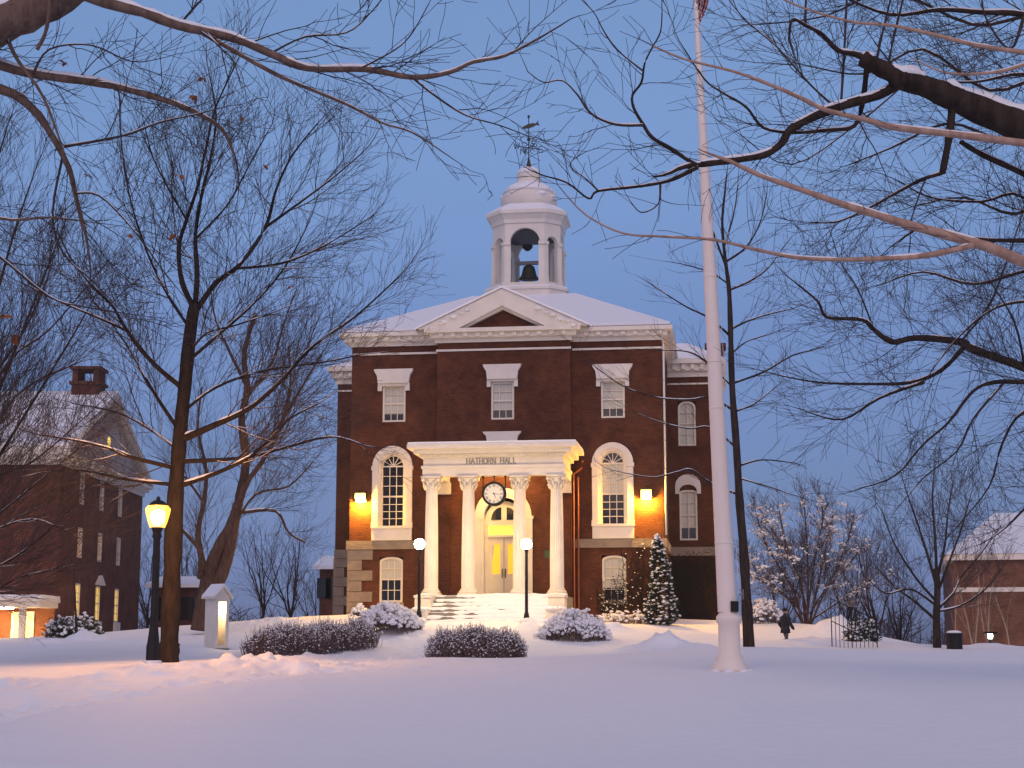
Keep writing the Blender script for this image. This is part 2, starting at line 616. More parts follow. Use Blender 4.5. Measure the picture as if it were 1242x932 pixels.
def wall_holes(mb, u0, u1, z0, z1, v, holes, depth=.22):
    us = sorted({u0, u1, *[h[0] for h in holes], *[h[1] for h in holes]})
    zs = sorted({z0, z1, *[h[2] for h in holes], *[h[3] for h in holes]})
    for a, b in zip(us[:-1], us[1:]):
        for c, d in zip(zs[:-1], zs[1:]):
            cu, cz = (a + b) / 2, (c + d) / 2
            if any(h[0] < cu < h[1] and h[2] < cz < h[3] for h in holes):
                continue
            mb.quad((a, v, c), (b, v, c), (b, v, d), (a, v, d))
    for a, b, c, d in holes:
        w = v + depth
        mb.quad((a, v, c), (a, w, c), (a, w, d), (a, v, d))
        mb.quad((b, v, c), (b, v, d), (b, w, d), (b, w, c))
        mb.quad((a, v, c), (b, v, c), (b, w, c), (a, w, c))
        mb.quad((a, v, d), (a, w, d), (b, w, d), (b, v, d))


def arc(cu, cz, r, a0, a1, n, rz=None):
    rz = rz or r
    return [(cu + r * math.cos(a0 + (a1 - a0) * i / n), cz + rz * math.sin(a0 + (a1 - a0) * i / n)) for i in range(n + 1)]


def win_outline(u, z0, z1, w, rise):
    """closed loop: bottom left, bottom right, then head from right to left"""
    zs = z1 - rise
    head = [(u + w * math.cos(PI * i / 10), zs + rise * math.sin(PI * i / 10)) for i in range(11)]
    return [(u - w, z0), (u + w, z0)] + head


def window(root, mk, u, v, z0, z1, w, rise=0.0, cols=3, rows=(3, 3), blind=(0, 0), paint='cream', fw=.085, glass='glass', name='window', mid=None, fan=False, label=None):
    """sash window in a wall facing -v: frame and bars > pane, blind"""
    rise = max(rise, .004)
    f = mk()
    f.loop(win_outline(u, z0, z1, w, rise), win_outline(u, z0 + fw, z1 - fw, w - fw, max(rise - fw * .4, .003)), v + .03, v + .17)
    zm = mid if mid else (z0 + z1 - (rise if fan else 0)) / 2
    zt = z1 - rise if fan else z1 - fw * .8
    b = .016
    f.box(u - w + fw, u + w - fw, v + .05, v + .13, zm - .035, zm + .035)
    iw = w - fw
    for (a, c, n, bl) in ((z0 + fw, zm - .035, rows[0], 0), (zm + .035, zt, rows[1], 1)):
        for k in range(1, cols):
            x = u - iw + 2 * iw * k / cols
            f.box(x - b, x + b, v + .07, v + .12, a, c)
        for k in range(1, n):
            z = a + (c - a) * k / n
            f.box(u - iw, u + iw, v + .075, v + .115, z - b, z + b)
    if fan:
        f.box(u - iw, u + iw, v + .06, v + .13, zt - .03, zt + .03)
        for k in range(1, 6):
            t = PI * k / 6
            f.prism([(u + .12 * iw * math.cos(t) - b * math.sin(t), zt + .12 * iw * math.sin(t) + b * math.cos(t)),
                     (u + .12 * iw * math.cos(t) + b * math.sin(t), zt + .12 * iw * math.sin(t) - b * math.cos(t)),
                     (u + iw * math.cos(t) + b * math.sin(t), zt + iw * math.sin(t) - b * math.cos(t)),
                     (u + iw * math.cos(t) - b * math.sin(t), zt + iw * math.sin(t) + b * math.cos(t))], v + .07, v + .12)
        f.prism(arc(u, zt, iw * .22, 0, PI, 6), v + .065, v + .125)
    fo = f.build(name, M[paint], root)
    if label:
        fo['label'] = label
    p = mk()
    p.prism(win_outline(u, z0 + fw * .5, z1 - fw * .5, w - fw * .5, rise), v + .15, v + .165)
    p.build('pane', M[glass], fo)
    if blind[0] or blind[1]:
        q = mk()
        # blind drawn from the head: blind[0] = share of lower sash covered, blind[1] = share of upper sash
        lo = (zm - (zm - z0 - fw) * blind[0]) if blind[0] else zt - (zt - zm) * blind[1]
        q.prism([(u - iw, lo), (u + iw, lo), (u + iw, zt - .01), (u - iw, zt - .01)], v + .135, v + .145)
        q.build('blind', M['blind'], fo)
    return fo


WT = 15.05     # wall top
# --- main block walls
UPW = [(-5.11, 11.55, 13.25), (4.9, 11.55, 13.25)]
ARW = [(-5.13, 6.76, 10.06), (4.86, 6.76, 10.06)]
LOW = [(-5.15, 3.39, 5.42), (4.88, 3.39, 5.42)]
holes = []
for u, a, b in UPW + ARW + LOW:
    holes.append((u - .54, u + .54, a, b))
HL = [h for h in holes if h[0] < 0]
HR = [h for h in holes if h[0] > 0]
w = HB()
wall_holes(w, -7.1, -3.03, 2.0, WT, 0, HL)
wall_holes(w, 3.03, 7.1, 2.0, WT, 0, HR)
# sides and back of the main block
for s in (-1, 1):
    w.quad((s * 7.1, 0, 2), (s * 7.1, 18, 2), (s * 7.1, 18, WT), (s * 7.1, 0, WT))
w.quad((-7.1, 18, 2), (7.1, 18, 2), (7.1, 18, WT), (-7.1, 18, WT))
w.build('main_wall', M['brick'], hall)
# --- central projection
pw = HB()
PV = -.5
wall_holes(pw, -3.03, 3.03, 2.0, 15.42, PV, [(-.55, .5, 11.5, 13.22), (-.55, .5, 10.0, 10.46), (-1.28, 1.28, 3.0, 8.45)], .5)
for s in (-1, 1):
    pw.quad((s * 3.03, PV, 2), (s * 3.03, 0.02, 2), (s * 3.03, 0.02, 15.42), (s * 3.03, PV, 15.42))
hd_ = [(1.28 * math.cos(PI * (1 - i / 16)), 7.14 + 1.28 * math.sin(PI * (1 - i / 16))) for i in range(17)]
for a_, b_ in zip(hd_[:-1], hd_[1:]):
    pw.quad((a_[0], PV, a_[1]), (b_[0], PV, b_[1]), (b_[0], PV, 8.45), (a_[0], PV, 8.45))
pw.build('wall_projection', M['brick'], hall)
# --- wings
for s in (-1, 1):
    ww = HB()
    cu = 8.02 * s
    hs = [(cu - .45, cu + .45, 11.1, 13.3), (cu - .45, cu + .45, 6.5, 8.95)]
    a, b = sorted((s * 7.1, s * 9.5))
    wall_holes(ww, a, b, 1.5, 14.5, 7.1, hs)
    ww.quad((s * 9.5, 7.1, 1.5), (s * 9.5, 15, 1.5), (s * 9.5, 15, 14.5), (s * 9.5, 7.1, 14.5))
    ww.quad((a, 15, 1.5), (b, 15, 1.5), (b, 15, 14.5), (a, 15, 14.5))
    wo = ww.build('wing_wall', M['brick'], hall)
    c = HB()
    x0, x1 = s * 7.1, s * 9.5
    for z0, z1, o in ((14.5, 14.78, .08), (14.78, 15.12, .26), (15.12, 15.34, .46)):
        e = x1 + s * o
        p0, p1 = sorted((x0 + s * .002, e))
        c.box(p0, p1, 7.1 - o, 15 + o, z0, z1)
    for k in range(5):
        u = s * (7.45 + k * .45)
        c.box(u - .09, u + .09, 7.1 - .38, 7.1 - .262, 14.84, 15.1)
    for k in range(12):
        v = 7.3 + k * .6
        p0, p1 = sorted((s * (9.5 + .262), s * (9.5 + .38)))
        c.box(p0, p1, v - .09, v + .09, 14.84, 15.1)
    c.build('cornice', M['white'], wo)
    t = HB()
    p0, p1 = sorted((s * 7.104, s * 9.52))
    t.box(p0, p1, 7.04, 7.099, 14.12, 14.2)
    t.build('string_course', M['white'], wo)
    t = HB()
    t.box(p0, p1, 7.0, 7.098, 5.75, 6.17)
    t.build('belt_course', M['stone'], wo)
    rs = HB()
    p0, p1 = sorted((s * 7.05, s * 9.9))
    e0, e1 = s * 9.9, s * 6.0
    rs.add([(e0, 6.7, 15.36), (e1, 6.7, 15.36), (e1, 15.4, 15.36), (e0, 15.4, 15.36), (e0 - s * 1.8, 9.3, 16.6), (e1, 9.3, 16.6), (e1, 13, 16.6), (e0 - s * 1.8, 13, 16.6)],
           [(0, 1, 5, 4), (1, 2, 6, 5), (2, 3, 7, 6), (3, 0, 4, 7), (4, 5, 6, 7), (0, 3, 2, 1)])
    rs.build('roof_snow', M['snow'], wo)
    fo = window(wo, HB, cu, 7.1, 11.1, 13.3, .43, .3, 2, (2, 2), (1, 1), 'cream')
    fo = window(wo, HB, cu, 7.1, 6.5, 8.95, .43, .12, 2, (2, 2), (.55, 1), 'cream')
    hd = HB()
    hd.loop([(cu - .62, 8.75), (cu - .62, 9.15)] + [(cu - .62 * math.cos(PI * i / 8), 9.15 + .55 * math.sin(PI * i / 8)) for i in range(9)] + [(cu + .62, 8.75)],
            [(cu - .42, 8.75), (cu - .42, 8.9)] + [(cu - .42 * math.cos(PI * i / 8), 8.9 + .3 * math.sin(PI * i / 8)) for i in range(9)] + [(cu + .42, 8.75)], 6.98, 7.099, False)
    hd.build('window_hood', M['white'], wo)
# quoins
for (s, u0, v0, wid) in ((-1, -7.1, 0, 1.1), (-1, -9.5, 7.1, .9)):
    q = HB()
    z = 2.0
    k = 0
    while z < 5.7:
        L = wid if k % 2 else wid * .55
        a, b = sorted((u0 + s * .06, u0 - s * L))
        q.box(a, b, v0 - .05, v0 + (.5 if k % 2 else .95), z + .012, min(z + .46, 5.74))
        z += .47
        k += 1
    q.build('quoin_stones', M['stone'], hall)
# belt course
b = HB()
for s in (-1, 1):
    a, c = sorted((s * 3.04, s * 7.22))
    b.box(a, c, -.10, -.002, 5.76, 6.15)
    a, c = sorted((s * 7.102, s * 7.22))
    b.box(a, c, -.002, 7.0, 5.76, 6.15)
b.build('belt_course', M['stone'], hall)
b = HB()
b.box(-3.08, 3.08, PV - .05, PV - .002, 14.66, 14.75)
for s in (-1, 1):
    a, c = sorted((s * 3.082, s * 7.15))
    b.box(a, c, -.05, -.002, 14.66, 14.75)
b.build('string_course', M['white'], hall)
# cornice: stepped boxes butted side / centre / side
c = HB()
for z0, z1, o in ((15.05, 15.24, .10), (15.24, 15.46, .30), (15.46, 15.64, .52)):
    for s in (-1, 1):
        a, d = sorted((s * (3.03 + o), s * (7.1 + o)))
        c.box(a, d, -o, 18 + o, z0, z1)
    c.box(-3.03 - o + .0, 3.03 + o, PV - o, 1.0, z0 + .001, z1 - .001)
for s in (-1, 1):
    for k in range(7):
        u = s * (3.75 + k * .55)
        c.box(u - .1, u + .1, -.42, -.302, 15.27, 15.45)
    for k in range(26):
        v = .3 + k * .66
        p0, p1 = sorted((s * 7.402, s * 7.52))
        c.box(p0, p1, v - .1, v + .1, 15.27, 15.45)
for k in range(11):
    u = -2.8 + k * .56
    c.box(u - .1, u + .1, PV - .42, PV - .302, 15.27, 15.45)
c.build('cornice', M['white'], hall)
# white wood corner board under the cornice on the right return
# pediment
p = HB()
PB, PA, PW = 15.64, 17.42, 3.85
p.loop([(-PW, PB), (0, PA), (PW, PB)], [(-1.95, PB + .0), (0, 16.62), (1.95, PB + .0)], PV - .52, PV - .1, False)
p.loop([(-PW + .5, PB), (0, PA - .25), (PW - .5, PB)], [(-1.75, PB), (0, 16.5), (1.75, PB)], PV - .3, PV - .05, False)
for s in (-1, 1):
    for k in range(1, 7):
        t = k / 7.2
        x = s * (2.6 * t + .0)
        z = 16.95 - 1.22 * t
        p.box(x - .08, x + .08, PV - .40, PV - .302, z - .16, z - .02)
ped = p.build('pediment', M['white'], hall)
t = HB()
t.prism([(-2.3, PB), (0, 16.8), (2.3, PB)], PV - .06, PV + .1)
t.build('tympanum', M['brick'], ped)
# gable roof behind the pediment with snow, broken into patches on the raking cornice
g = HB()
g.add([(-3.95, PV - .58, 15.60), (0, PV - .58, 17.424), (3.95, PV - .58, 15.60), (-3.95, 5.5, 15.60), (0, 5.5, 17.424), (3.95, 5.5, 15.60),
       (-3.95, PV - .58, 15.70), (0, PV - .58, 17.53), (3.95, PV - .58, 15.70), (-3.95, 5.5, 15.70), (0, 5.5, 17.53), (3.95, 5.5, 15.70)],
      [(6, 7, 10, 9), (7, 8, 11, 10), (0, 6, 9, 3), (2, 5, 11, 8), (0, 1, 7, 6), (1, 2, 8, 7)])
g.build('gable_roof_snow', M['snow'], ped)
rng = random.Random(5)
g = HB()
for s in (-1, 1):
    for k in range(9):
        t = rng.uniform(.45, .95)
        x = s * 3.5 * t
        z = 17.30 - 1.7 * t - rng.uniform(.02, .10)
        g.blob((x, PV - .53, z), rng.uniform(.10, .2), rng, .45, 7, 4)
g.build('rake_snow', M['snowfine'], ped)
# main hip roof
r = HB()
E0 = [(-7.62, -.52), (7.62, -.52), (7.62, 18.5), (-7.62, 18.5)]
T0 = [(-2.6, 7.0), (2.6, 7.0), (2.6, 11.2), (-2.6, 11.2)]
r.add([(x, y, 15.645) for x, y in E0] + [(x, y, 18.72) for x, y in T0], [(0, 1, 5, 4), (1, 2, 6, 5), (2, 3, 7, 6), (3, 0, 4, 7), (4, 5, 6, 7)])
ro = r.build('roof', M['slate'], hall)
r = HB()
r.add([(x * .985, y if y > 0 else y + .1, 15.66) for x, y in E0] + [(x * .985, y if y > 0 else y + .1, 15.80) for x, y in E0] + [(x, y, 18.86) for x, y in T0],
      [(0, 1, 5, 4), (1, 2, 6, 5), (2, 3, 7, 6), (3, 0, 4, 7), (4, 5, 9, 8), (5, 6, 10, 9), (6, 7, 11, 10), (7, 4, 8, 11), (8, 9, 10, 11)])
r.build('roof_snow', M['snow'], ro)
ch = HB()
ch.box(9.0, 9.9, 12.2, 13.4, 15.0, 16.9)
ch.box(8.9, 10.0, 12.1, 13.5, 16.9, 17.1)
ch.build('chimney', M['brick'], ro)
# --- cupola (cut-corner square belfry)
cu0 = (0, 9.1)


def octo(hw_, cut):
    h, c = hw_, hw_ - cut
    return [(cu0[0] + x, cu0[1] + y) for x, y in ((-c, -h), (c, -h), (h, -c), (h, c), (c, h), (-c, h), (-h, c), (-h, -c))]


k = HB()
k.prismz(octo(2.06, .80), 18.4, 19.16)
k.prismz(octo(2.12, .82), 19.16, 19.30)
k.prismz(octo(1.88, .74), 19.30, 19.56)
cup = k.build('cupola', M['white'], hall)
sn = HB()
sn.prismz(octo(2.10, .81), 19.302, 19.36)
sn.build('ledge_snow', M['snow'], cup)
# belfry walls with arched openings: 4 wide faces, 4 narrow cut faces
h, ct = 1.74, .74
O = octo(h, ct)
bw = HB()
ZB, ZI, ZT = 19.56, 21.66, 22.66
for i in range(8):
    p0 = Vector((*O[i], 0))
    p1 = Vector((*O[(i + 1) % 8], 0))
    L = (p1 - p0).length
    d = (p1 - p0) / L
    nrm = Vector((d.y, -d.x, 0))
    hwid = .76 if L > 1.5 else .34
    top = ZI + hwid
    n = 10
    cen = (p0 + p1) / 2
    th = .26

    def P(x, z, k=0.0):
        q = cen + d * x - nrm * k
        return (q.x, q.y, z)
    H = L / 2
    outer = [(-H, ZB), (-H, ZI)] + [(-H + 2 * H * j / n, ZT) for j in range(n + 1)] + [(H, ZI), (H, ZB)]
    inner = [(-hwid, ZB), (-hwid, ZI)] + [(-hwid * math.cos(PI * j / n), ZI + hwid * math.sin(PI * j / n)) for j in range(n + 1)] + [(hwid, ZI), (hwid, ZB)]
    for a in range(len(outer) - 1):
        bw.add([P(*outer[a]), P(*outer[a + 1]), P(*inner[a + 1]), P(*inner[a])], [(0, 1, 2, 3)])
        o2 = [(min(max(x, -H + .11), H - .11), z) for x, z in (outer[a], outer[a + 1])]
        bw.add([P(*o2[0], th), P(*o2[1], th), P(*inner[a + 1], th), P(*inner[a], th)], [(3, 2, 1, 0)])
        bw.add([P(*inner[a]), P(*inner[a + 1]), P(*inner[a + 1], th), P(*inner[a], th)], [(0, 1, 2, 3)])
    # pilasters with impost blocks
    for s in (-1, 1):
        x = s * (hwid + (H - hwid) / 2)
        w2 = (H - hwid) / 2 + (.05 if L > 1.5 else .04)
        for (z0, z1, q) in ((ZB, ZB + .22, .09), (ZB + .22, ZI - .14, .045), (ZI - .14, ZI + .02, .11)):
            a, bb = P(x - w2, z0), P(x + w2, z0)
            vs = [P(x - w2, z0, -q), P(x + w2, z0, -q), P(x + w2, z0, .02), P(x - w2, z0, .02), P(x - w2, z1, -q), P(x + w2, z1, -q), P(x + w2, z1, .02), P(x - w2, z1, .02)]
            bw.add(vs, [(0, 3, 2, 1), (4, 5, 6, 7), (0, 1, 5, 4), (1, 2, 6, 5), (2, 3, 7, 6), (3, 0, 4, 7)])
bw.build('belfry_arches', M['white'], cup)
k = HB()
k.prismz(octo(1.80, .76), 22.66, 22.86)
k.prismz(octo(1.80, .76), 22.86, 23.12, 1.10, cu0)
k.prismz(octo(2.06, .86), 23.12, 23.30)
k.build('belfry_cornice', M['white'], cup)
k = HB()
k.prismz(octo(2.0, .84), 23.302, 23.38)
k.prismz(octo(2.0, .84), 23.38, 23.78, .72, cu0)
k.build('skirt_snow', M['snow'], cup)
k = HB()
prof = [(1.36, 23.6), (1.36, 23.82), (1.42, 23.90), (1.47, 24.08), (1.46, 24.3), (1.38, 24.54), (1.22, 24.78), (1.0, 24.97), (.78, 25.09), (.68, 25.15), (.68, 25.3), (.60, 25.34),
        (.62, 25.45), (.63, 25.6), (.56, 25.82), (.40, 25.98), (.2, 26.06), (.06, 26.1)]
k.lathe(prof, cu0, 28)
k.build('dome', M['white'], cup, True)
k = HB()
k.lathe([(1.40, 24.56), (1.25, 24.82), (1.02, 25.02), (.79, 25.14), (.68, 25.2)], cu0, 28)
k.lathe([(.63, 25.66), (.57, 25.88), (.41, 26.03), (.2, 26.1), (.05, 26.12)], cu0, 24)
sdn = random.Random(3)
for i in range(46):
    a = sdn.uniform(0, 2 * PI)
    rr = sdn.uniform(1.0, 1.35)
    zz = 24.2 + (1.4 - rr) * 1.6
    k.blob((cu0[0] + rr * math.cos(a), cu0[1] + rr * math.sin(a), zz), sdn.uniform(.15, .3), sdn, .5, 8, 4, .15)
k.build('dome_snow', M['snowfine'], cup, True)
wv = HB()
wv.lathe([(.16, 26.1), (.10, 26.3), (.05, 26.55), (.028, 26.6), (.022, 28.75), (.06, 28.8), (.07, 28.86), (.05, 28.92), (.0, 28.94)], cu0, 8)
wv.lathe([(.0, 27.5), (.08, 27.54), (.1, 27.6), (.08, 27.66), (.0, 27.7)], cu0, 8)
wvo = wv.build('weathervane', M['bronze'], hall)
arm = HB()
ca, sa = math.cos(R(32)), math.sin(R(32))


def rot(x, y):
    return (cu0[0] + x * ca - y * sa, cu0[1] + x * sa + y * ca)


def bar2(mb, a, b, t, z0, z1):
    d = Vector((b[0] - a[0], b[1] - a[1], 0)).normalized()
    n = Vector((-d.y, d.x, 0)) * t
    vs = []
    for z in (z0, z1):
        vs += [(a[0] + n.x, a[1] + n.y, z), (b[0] + n.x, b[1] + n.y, z), (b[0] - n.x, b[1] - n.y, z), (a[0] - n.x, a[1] - n.y, z)]
    mb.add(vs, [(0, 3, 2, 1), (4, 5, 6, 7), (0, 1, 5, 4), (1, 2, 6, 5), (2, 3, 7, 6), (3, 0, 4, 7)])


bar2(arm, rot(-.62, 0), rot(.62, 0), .02, 27.13, 27.17)
bar2(arm, rot(0, -.62), rot(0, .62), .02, 27.135, 27.165)
for s in (-1, 1):      # scrolls
    for q in range(2):
        pts = []
        for i in range(14):
            t = i / 13 * 1.6 * PI
            x = s * (.22 + .12 * math.cos(t))
            z = 27.15 + (.17 if q else -.17) + .10 * math.sin(t)
            pts.append(Vector((*rot(x, 0), z)))
        arm.tube(pts, [.018] * 14, 4)
# N E S W letters as strokes in the vertical plane of the front
STR = {'N': [((0, 0), (0, 1)), ((0, 1), (.6, 0)), ((.6, 0), (.6, 1))], 'E': [((0, 0), (0, 1)), ((0, 0), (.55, 0)), ((0, .5), (.45, .5)), ((0, 1), (.55, 1))],
       'S': [((0, .05), (.55, .05)), ((.55, 0), (.55, .5)), ((.55, .5), (0, .5)), ((0, .5), (0, .95)), ((0, .97), (.55, .97))],
       'W': [((0, 1), (.18, 0)), ((.18, 0), (.35, .8)), ((.35, .8), (.52, 0)), ((.52, 0), (.7, 1))]}
for ch_, (ax, ay) in (('W', (-.72, 0)), ('E', (.72, 0)), ('N', (0, .72)), ('S', (0, -.72))):
    cx, cy = rot(ax, ay)
    for (a, b_) in STR[ch_]:
        arm.tube([Vector((cx - .12 + a[0] * .42, cy, 27.0 + a[1] * .32)), Vector((cx - .12 + b_[0] * .42, cy, 27.0 + b_[1] * .32))], [.022, .022], 4)
arm.build('direction_letters', M['bronze'], wvo)
fsh = HB()
fp = [(-.46, 0), (-.3, .07), (-.05, .12), (.2, .10), (.33, .03), (.5, .16), (.46, 0), (.52, -.12), (.33, -.04), (.15, -.10), (-.1, -.11), (-.32, -.06)]
tl = R(14)
fsh.prism([(cu0[0] + .06 + x * 1.0 * math.cos(tl) - y * math.sin(tl), 28.34 + x * math.sin(tl) + y * math.cos(tl)) for x, y in fp], cu0[1] - .03, cu0[1] + .03)
fsh.build('fish_vane', M['bronze'], wvo)
# bell with its wheel and yoke: hangs in the belfry
bell = thing('bell', hw(0, 9.1, 19.86), 'dark bell with wheel and frame hanging in the white belfry', 'bell', rz=-HA)
bb = MB()
bb.lathe([(.52, .25), (.5, .3), (.40, .45), (.33, .75), (.27, .92), (.12, 1.0), (.02, 1.02)], (0, 0), 18)
bb.build('bell_body', M['bronze'], bell, True)
bb = MB()
for s in (-1, 1):
    bb.box(s * .62 - .06, s * .62 + .06, -.08, .08, 0, 1.25)
bb.box(-.7, .7, -.09, .09, 1.02, 1.2)
bb.build('yoke', M['grey'], bell)
bb = MB()
bb.lathe([(.0, 1.93), (.1, 1.96), (.27, 1.9), (.27, 1.78), (.1, 1.62), (0, 1.6)], (0, -.6), 14)
bb.build('striker', M['black'], bell, True)
# dark vault lining of the belfry
k = HB()
k.prismz(octo(1.46, .62), 22.30, 22.65)
k.build('belfry_ceiling', M['slate'], cup)

# --- windows of the front
for i, (u, a, b) in enumerate(UPW):
    window(hall, HB, u, 0, a, b, .53, 0, 3, (2, 2), (.62 if i == 0 else .5, 1), 'cream')
    hd = HB()
    hd.prism([(u - .74, 13.2), (u + .74, 13.2), (u + .74, 13.32), (u - .74, 13.32)], -.12, -.002)
    hd.box(u - .74, u - .55, -.14, -.003, 12.98, 13.2)
    hd.box(u + .55, u + .74, -.14, -.003, 12.98, 13.2)
    hd.prism([(u - .72, 13.32), (u + .72, 13.32), (u + .76, 13.66), (u + .88, 13.85), (u + .91, 13.97), (u - .91, 13.97), (u - .88, 13.85), (u - .76, 13.66)], -.24, -.002)
    hd.build('window_hood', M['white'], hall)
for (u, z0, z1) in ((-.03, 11.5, 13.22), (-.03, 10.0, 10.45)):
    window(hall, HB, u, PV, z0, z1, .52, 0, 3, (2, 2), (.55, 1) if z0 > 10.5 else (0, 0), 'cream', mid=None if z0 > 10.5 else 10.2)
    hd = HB()
    zt = 13.22 if z0 > 10.5 else 10.42
    kk = 1.0 if z0 > 10.5 else .62
    hd.prism([(u - .7, zt), (u + .7, zt), (u + .7, zt + .1), (u - .7, zt + .1)], PV - .12, PV - .002)
    if z0 > 10.5:
        hd.box(u - .7, u - .53, PV - .14, PV - .003, 12.98, 13.22)
        hd.box(u + .53, u + .7, PV - .14, PV - .003, 12.98, 13.22)
    hd.prism([(u - .68, zt + .1), (u + .68, zt + .1), (u + .72, zt + .1 + .36 * kk), (u + .84, zt + .1 + .55 * kk), (u + .87, zt + .1 + .67 * kk),
              (u - .87, zt + .1 + .67 * kk), (u - .84, zt + .1 + .55 * kk), (u - .72, zt + .1 + .36 * kk)], PV - .24, PV - .002)
    hd.build('window_hood', M['white'], hall)
for i, (u, a, b) in enumerate(ARW):
    window(hall, HB, u, 0.04, a, b, .54, .54, 3, (4, 3), (0, 0) if i == 0 else (.0, 1), 'cream', .07, mid=8.15, fan=True)
    s_ = HB()
    s_.loop(arc(u, 9.52, .92, 0, PI, 18), arc(u, 9.52, .66, 0, PI, 18), -.13, -.002, False)
    s_.loop(arc(u, 9.52, .72, 0, PI, 18), arc(u, 9.52, .535, 0, PI, 18), -.05, .1, False)
    for sg in (-1, 1):
        x = u + sg * .79
        s_.box(x - .13, x + .13, -.135, -.003, 6.98, 9.34)
        s_.box(x - .17, x + .17, -.17, -.003, 9.34, 9.52)
        s_.box(x - .16, x + .16, -.16, -.003, 6.80, 6.98)
        xx = u + sg * .60
        s_.box(xx - .065, xx + .062, -.05, .1, 6.76, 9.53)
    s_.box(u - .95, u + .95, -.2, -.003, 6.70, 6.80)
    s_.box(u - .92, u + .92, -.14, -.003, 6.16, 6.70)
    s_.build('arched_surround', M['white'], hall)
for i, (u, a, b) in enumerate(LOW):
    window(hall, HB, u, 0, a, b, .53, .2, 3, (2, 2), (0, 1) if i == 0 else (.45, 1), 'cream', .095, mid=4.42)
    q = HB()
    q.box(u - .6, u + .6, -.06, -.002, 3.27, 3.388)
    q.build('window_sill', M['stone'], hall)

# --- portico
pt = HB()
FP = -3.72     # front face of the architrave
for (z0, z1, o) in ((8.66, 8.98, 0.0), (8.98, 9.10, .05), (9.10, 9.46, -.03), (9.46, 9.60, .12), (9.60, 9.80, .34), (9.80, 9.97, .58)):
    pt.box(-3.05 - o, 3.05 + o, FP - o, FP + .64, z0, z1)
    for s in (-1, 1):
        a, b = sorted((s * (3.05 + o), s * 2.4))
        pt.box(a, b, FP + .64, PV - .002, z0 + .001, z1 - .001)
for kx in range(41):
    u = -3.1 + kx * .155
    pt.box(u - .035, u + .035, FP - .2, FP - .121, 9.50, 9.595)
pt.box(-2.4, 2.4, FP + .64, PV - .003, 9.3, 9.4)
ent = pt.build('portico_entablature', M['white'], hall)
sn = HB()
sn.box(-3.6, 3.6, FP - .55, PV - .01, 9.972, 10.07)
sn.build('portico_snow', M['snow'], ent)
LET = {'H': [(0, 0, 0, 1), (.7, 0, .7, 1), (0, .5, .7, .5)], 'A': [(0, 0, .4, 1), (.4, 1, .8, 0), (.15, .35, .65, .35)], 'T': [(.4, 0, .4, 1), (0, 1, .8, 1)],
       'O': [(.2, 0, 0, .3), (0, .3, 0, .7), (0, .7, .2, 1), (.2, 1, .55, 1), (.55, 1, .75, .7), (.75, .7, .75, .3), (.75, .3, .55, 0), (.55, 0, .2, 0)],
       'R': [(0, 0, 0, 1), (0, 1, .5, 1), (.5, 1, .62, .77), (.62, .77, .5, .52), (.5, .52, 0, .52), (.3, .52, .7, 0)],
       'N': [(0, 0, 0, 1), (0, 1, .7, 0), (.7, 0, .7, 1)], 'L': [(0, 0, 0, 1), (0, 0, .6, 0)]}
SERIF = {'H': [(0, 0), (0, 1), (.7, 0), (.7, 1)], 'A': [(0, 0), (.8, 0)], 'T': [(.4, 0)], 'O': [], 'R': [(0, 0), (.7, 0)], 'N': [(0, 0), (.7, 1), (0, 1)], 'L': [(0, 1)]}
lt = HB()
x = -1.13
HS = .235
for chh in 'HATHORN HALL':
    if chh == ' ':
        x += .17
        continue
    for (x0, z0, x1, z1) in LET[chh]:
        a = Vector((x + x0 * HS * .8, z0 * HS + 9.165, 0))
        b = Vector((x + x1 * HS * .8, z1 * HS + 9.165, 0))
        d = (b - a).normalized()
        n = Vector((-d.y, d.x, 0)) * (.027 if abs(d.y) > .5 else .018)
        a -= d * .008
        b += d * .008
        lt.prism([(a.x - n.x, a.y - n.y), (b.x - n.x, b.y - n.y), (b.x + n.x, b.y + n.y), (a.x + n.x, a.y + n.y)], FP + .03 - .018, FP + .029)
    for sx, sz in SERIF[chh]:
        cx = x + sx * HS * .8
        cz = 9.165 + sz * HS
        lt.prism([(cx - .045, cz - .01), (cx + .045, cz - .01), (cx + .045, cz + .012), (cx - .045, cz + .012)], FP + .03 - .016, FP + .028)
    x += .185
lt.build('lettering', M['letter'], ent)
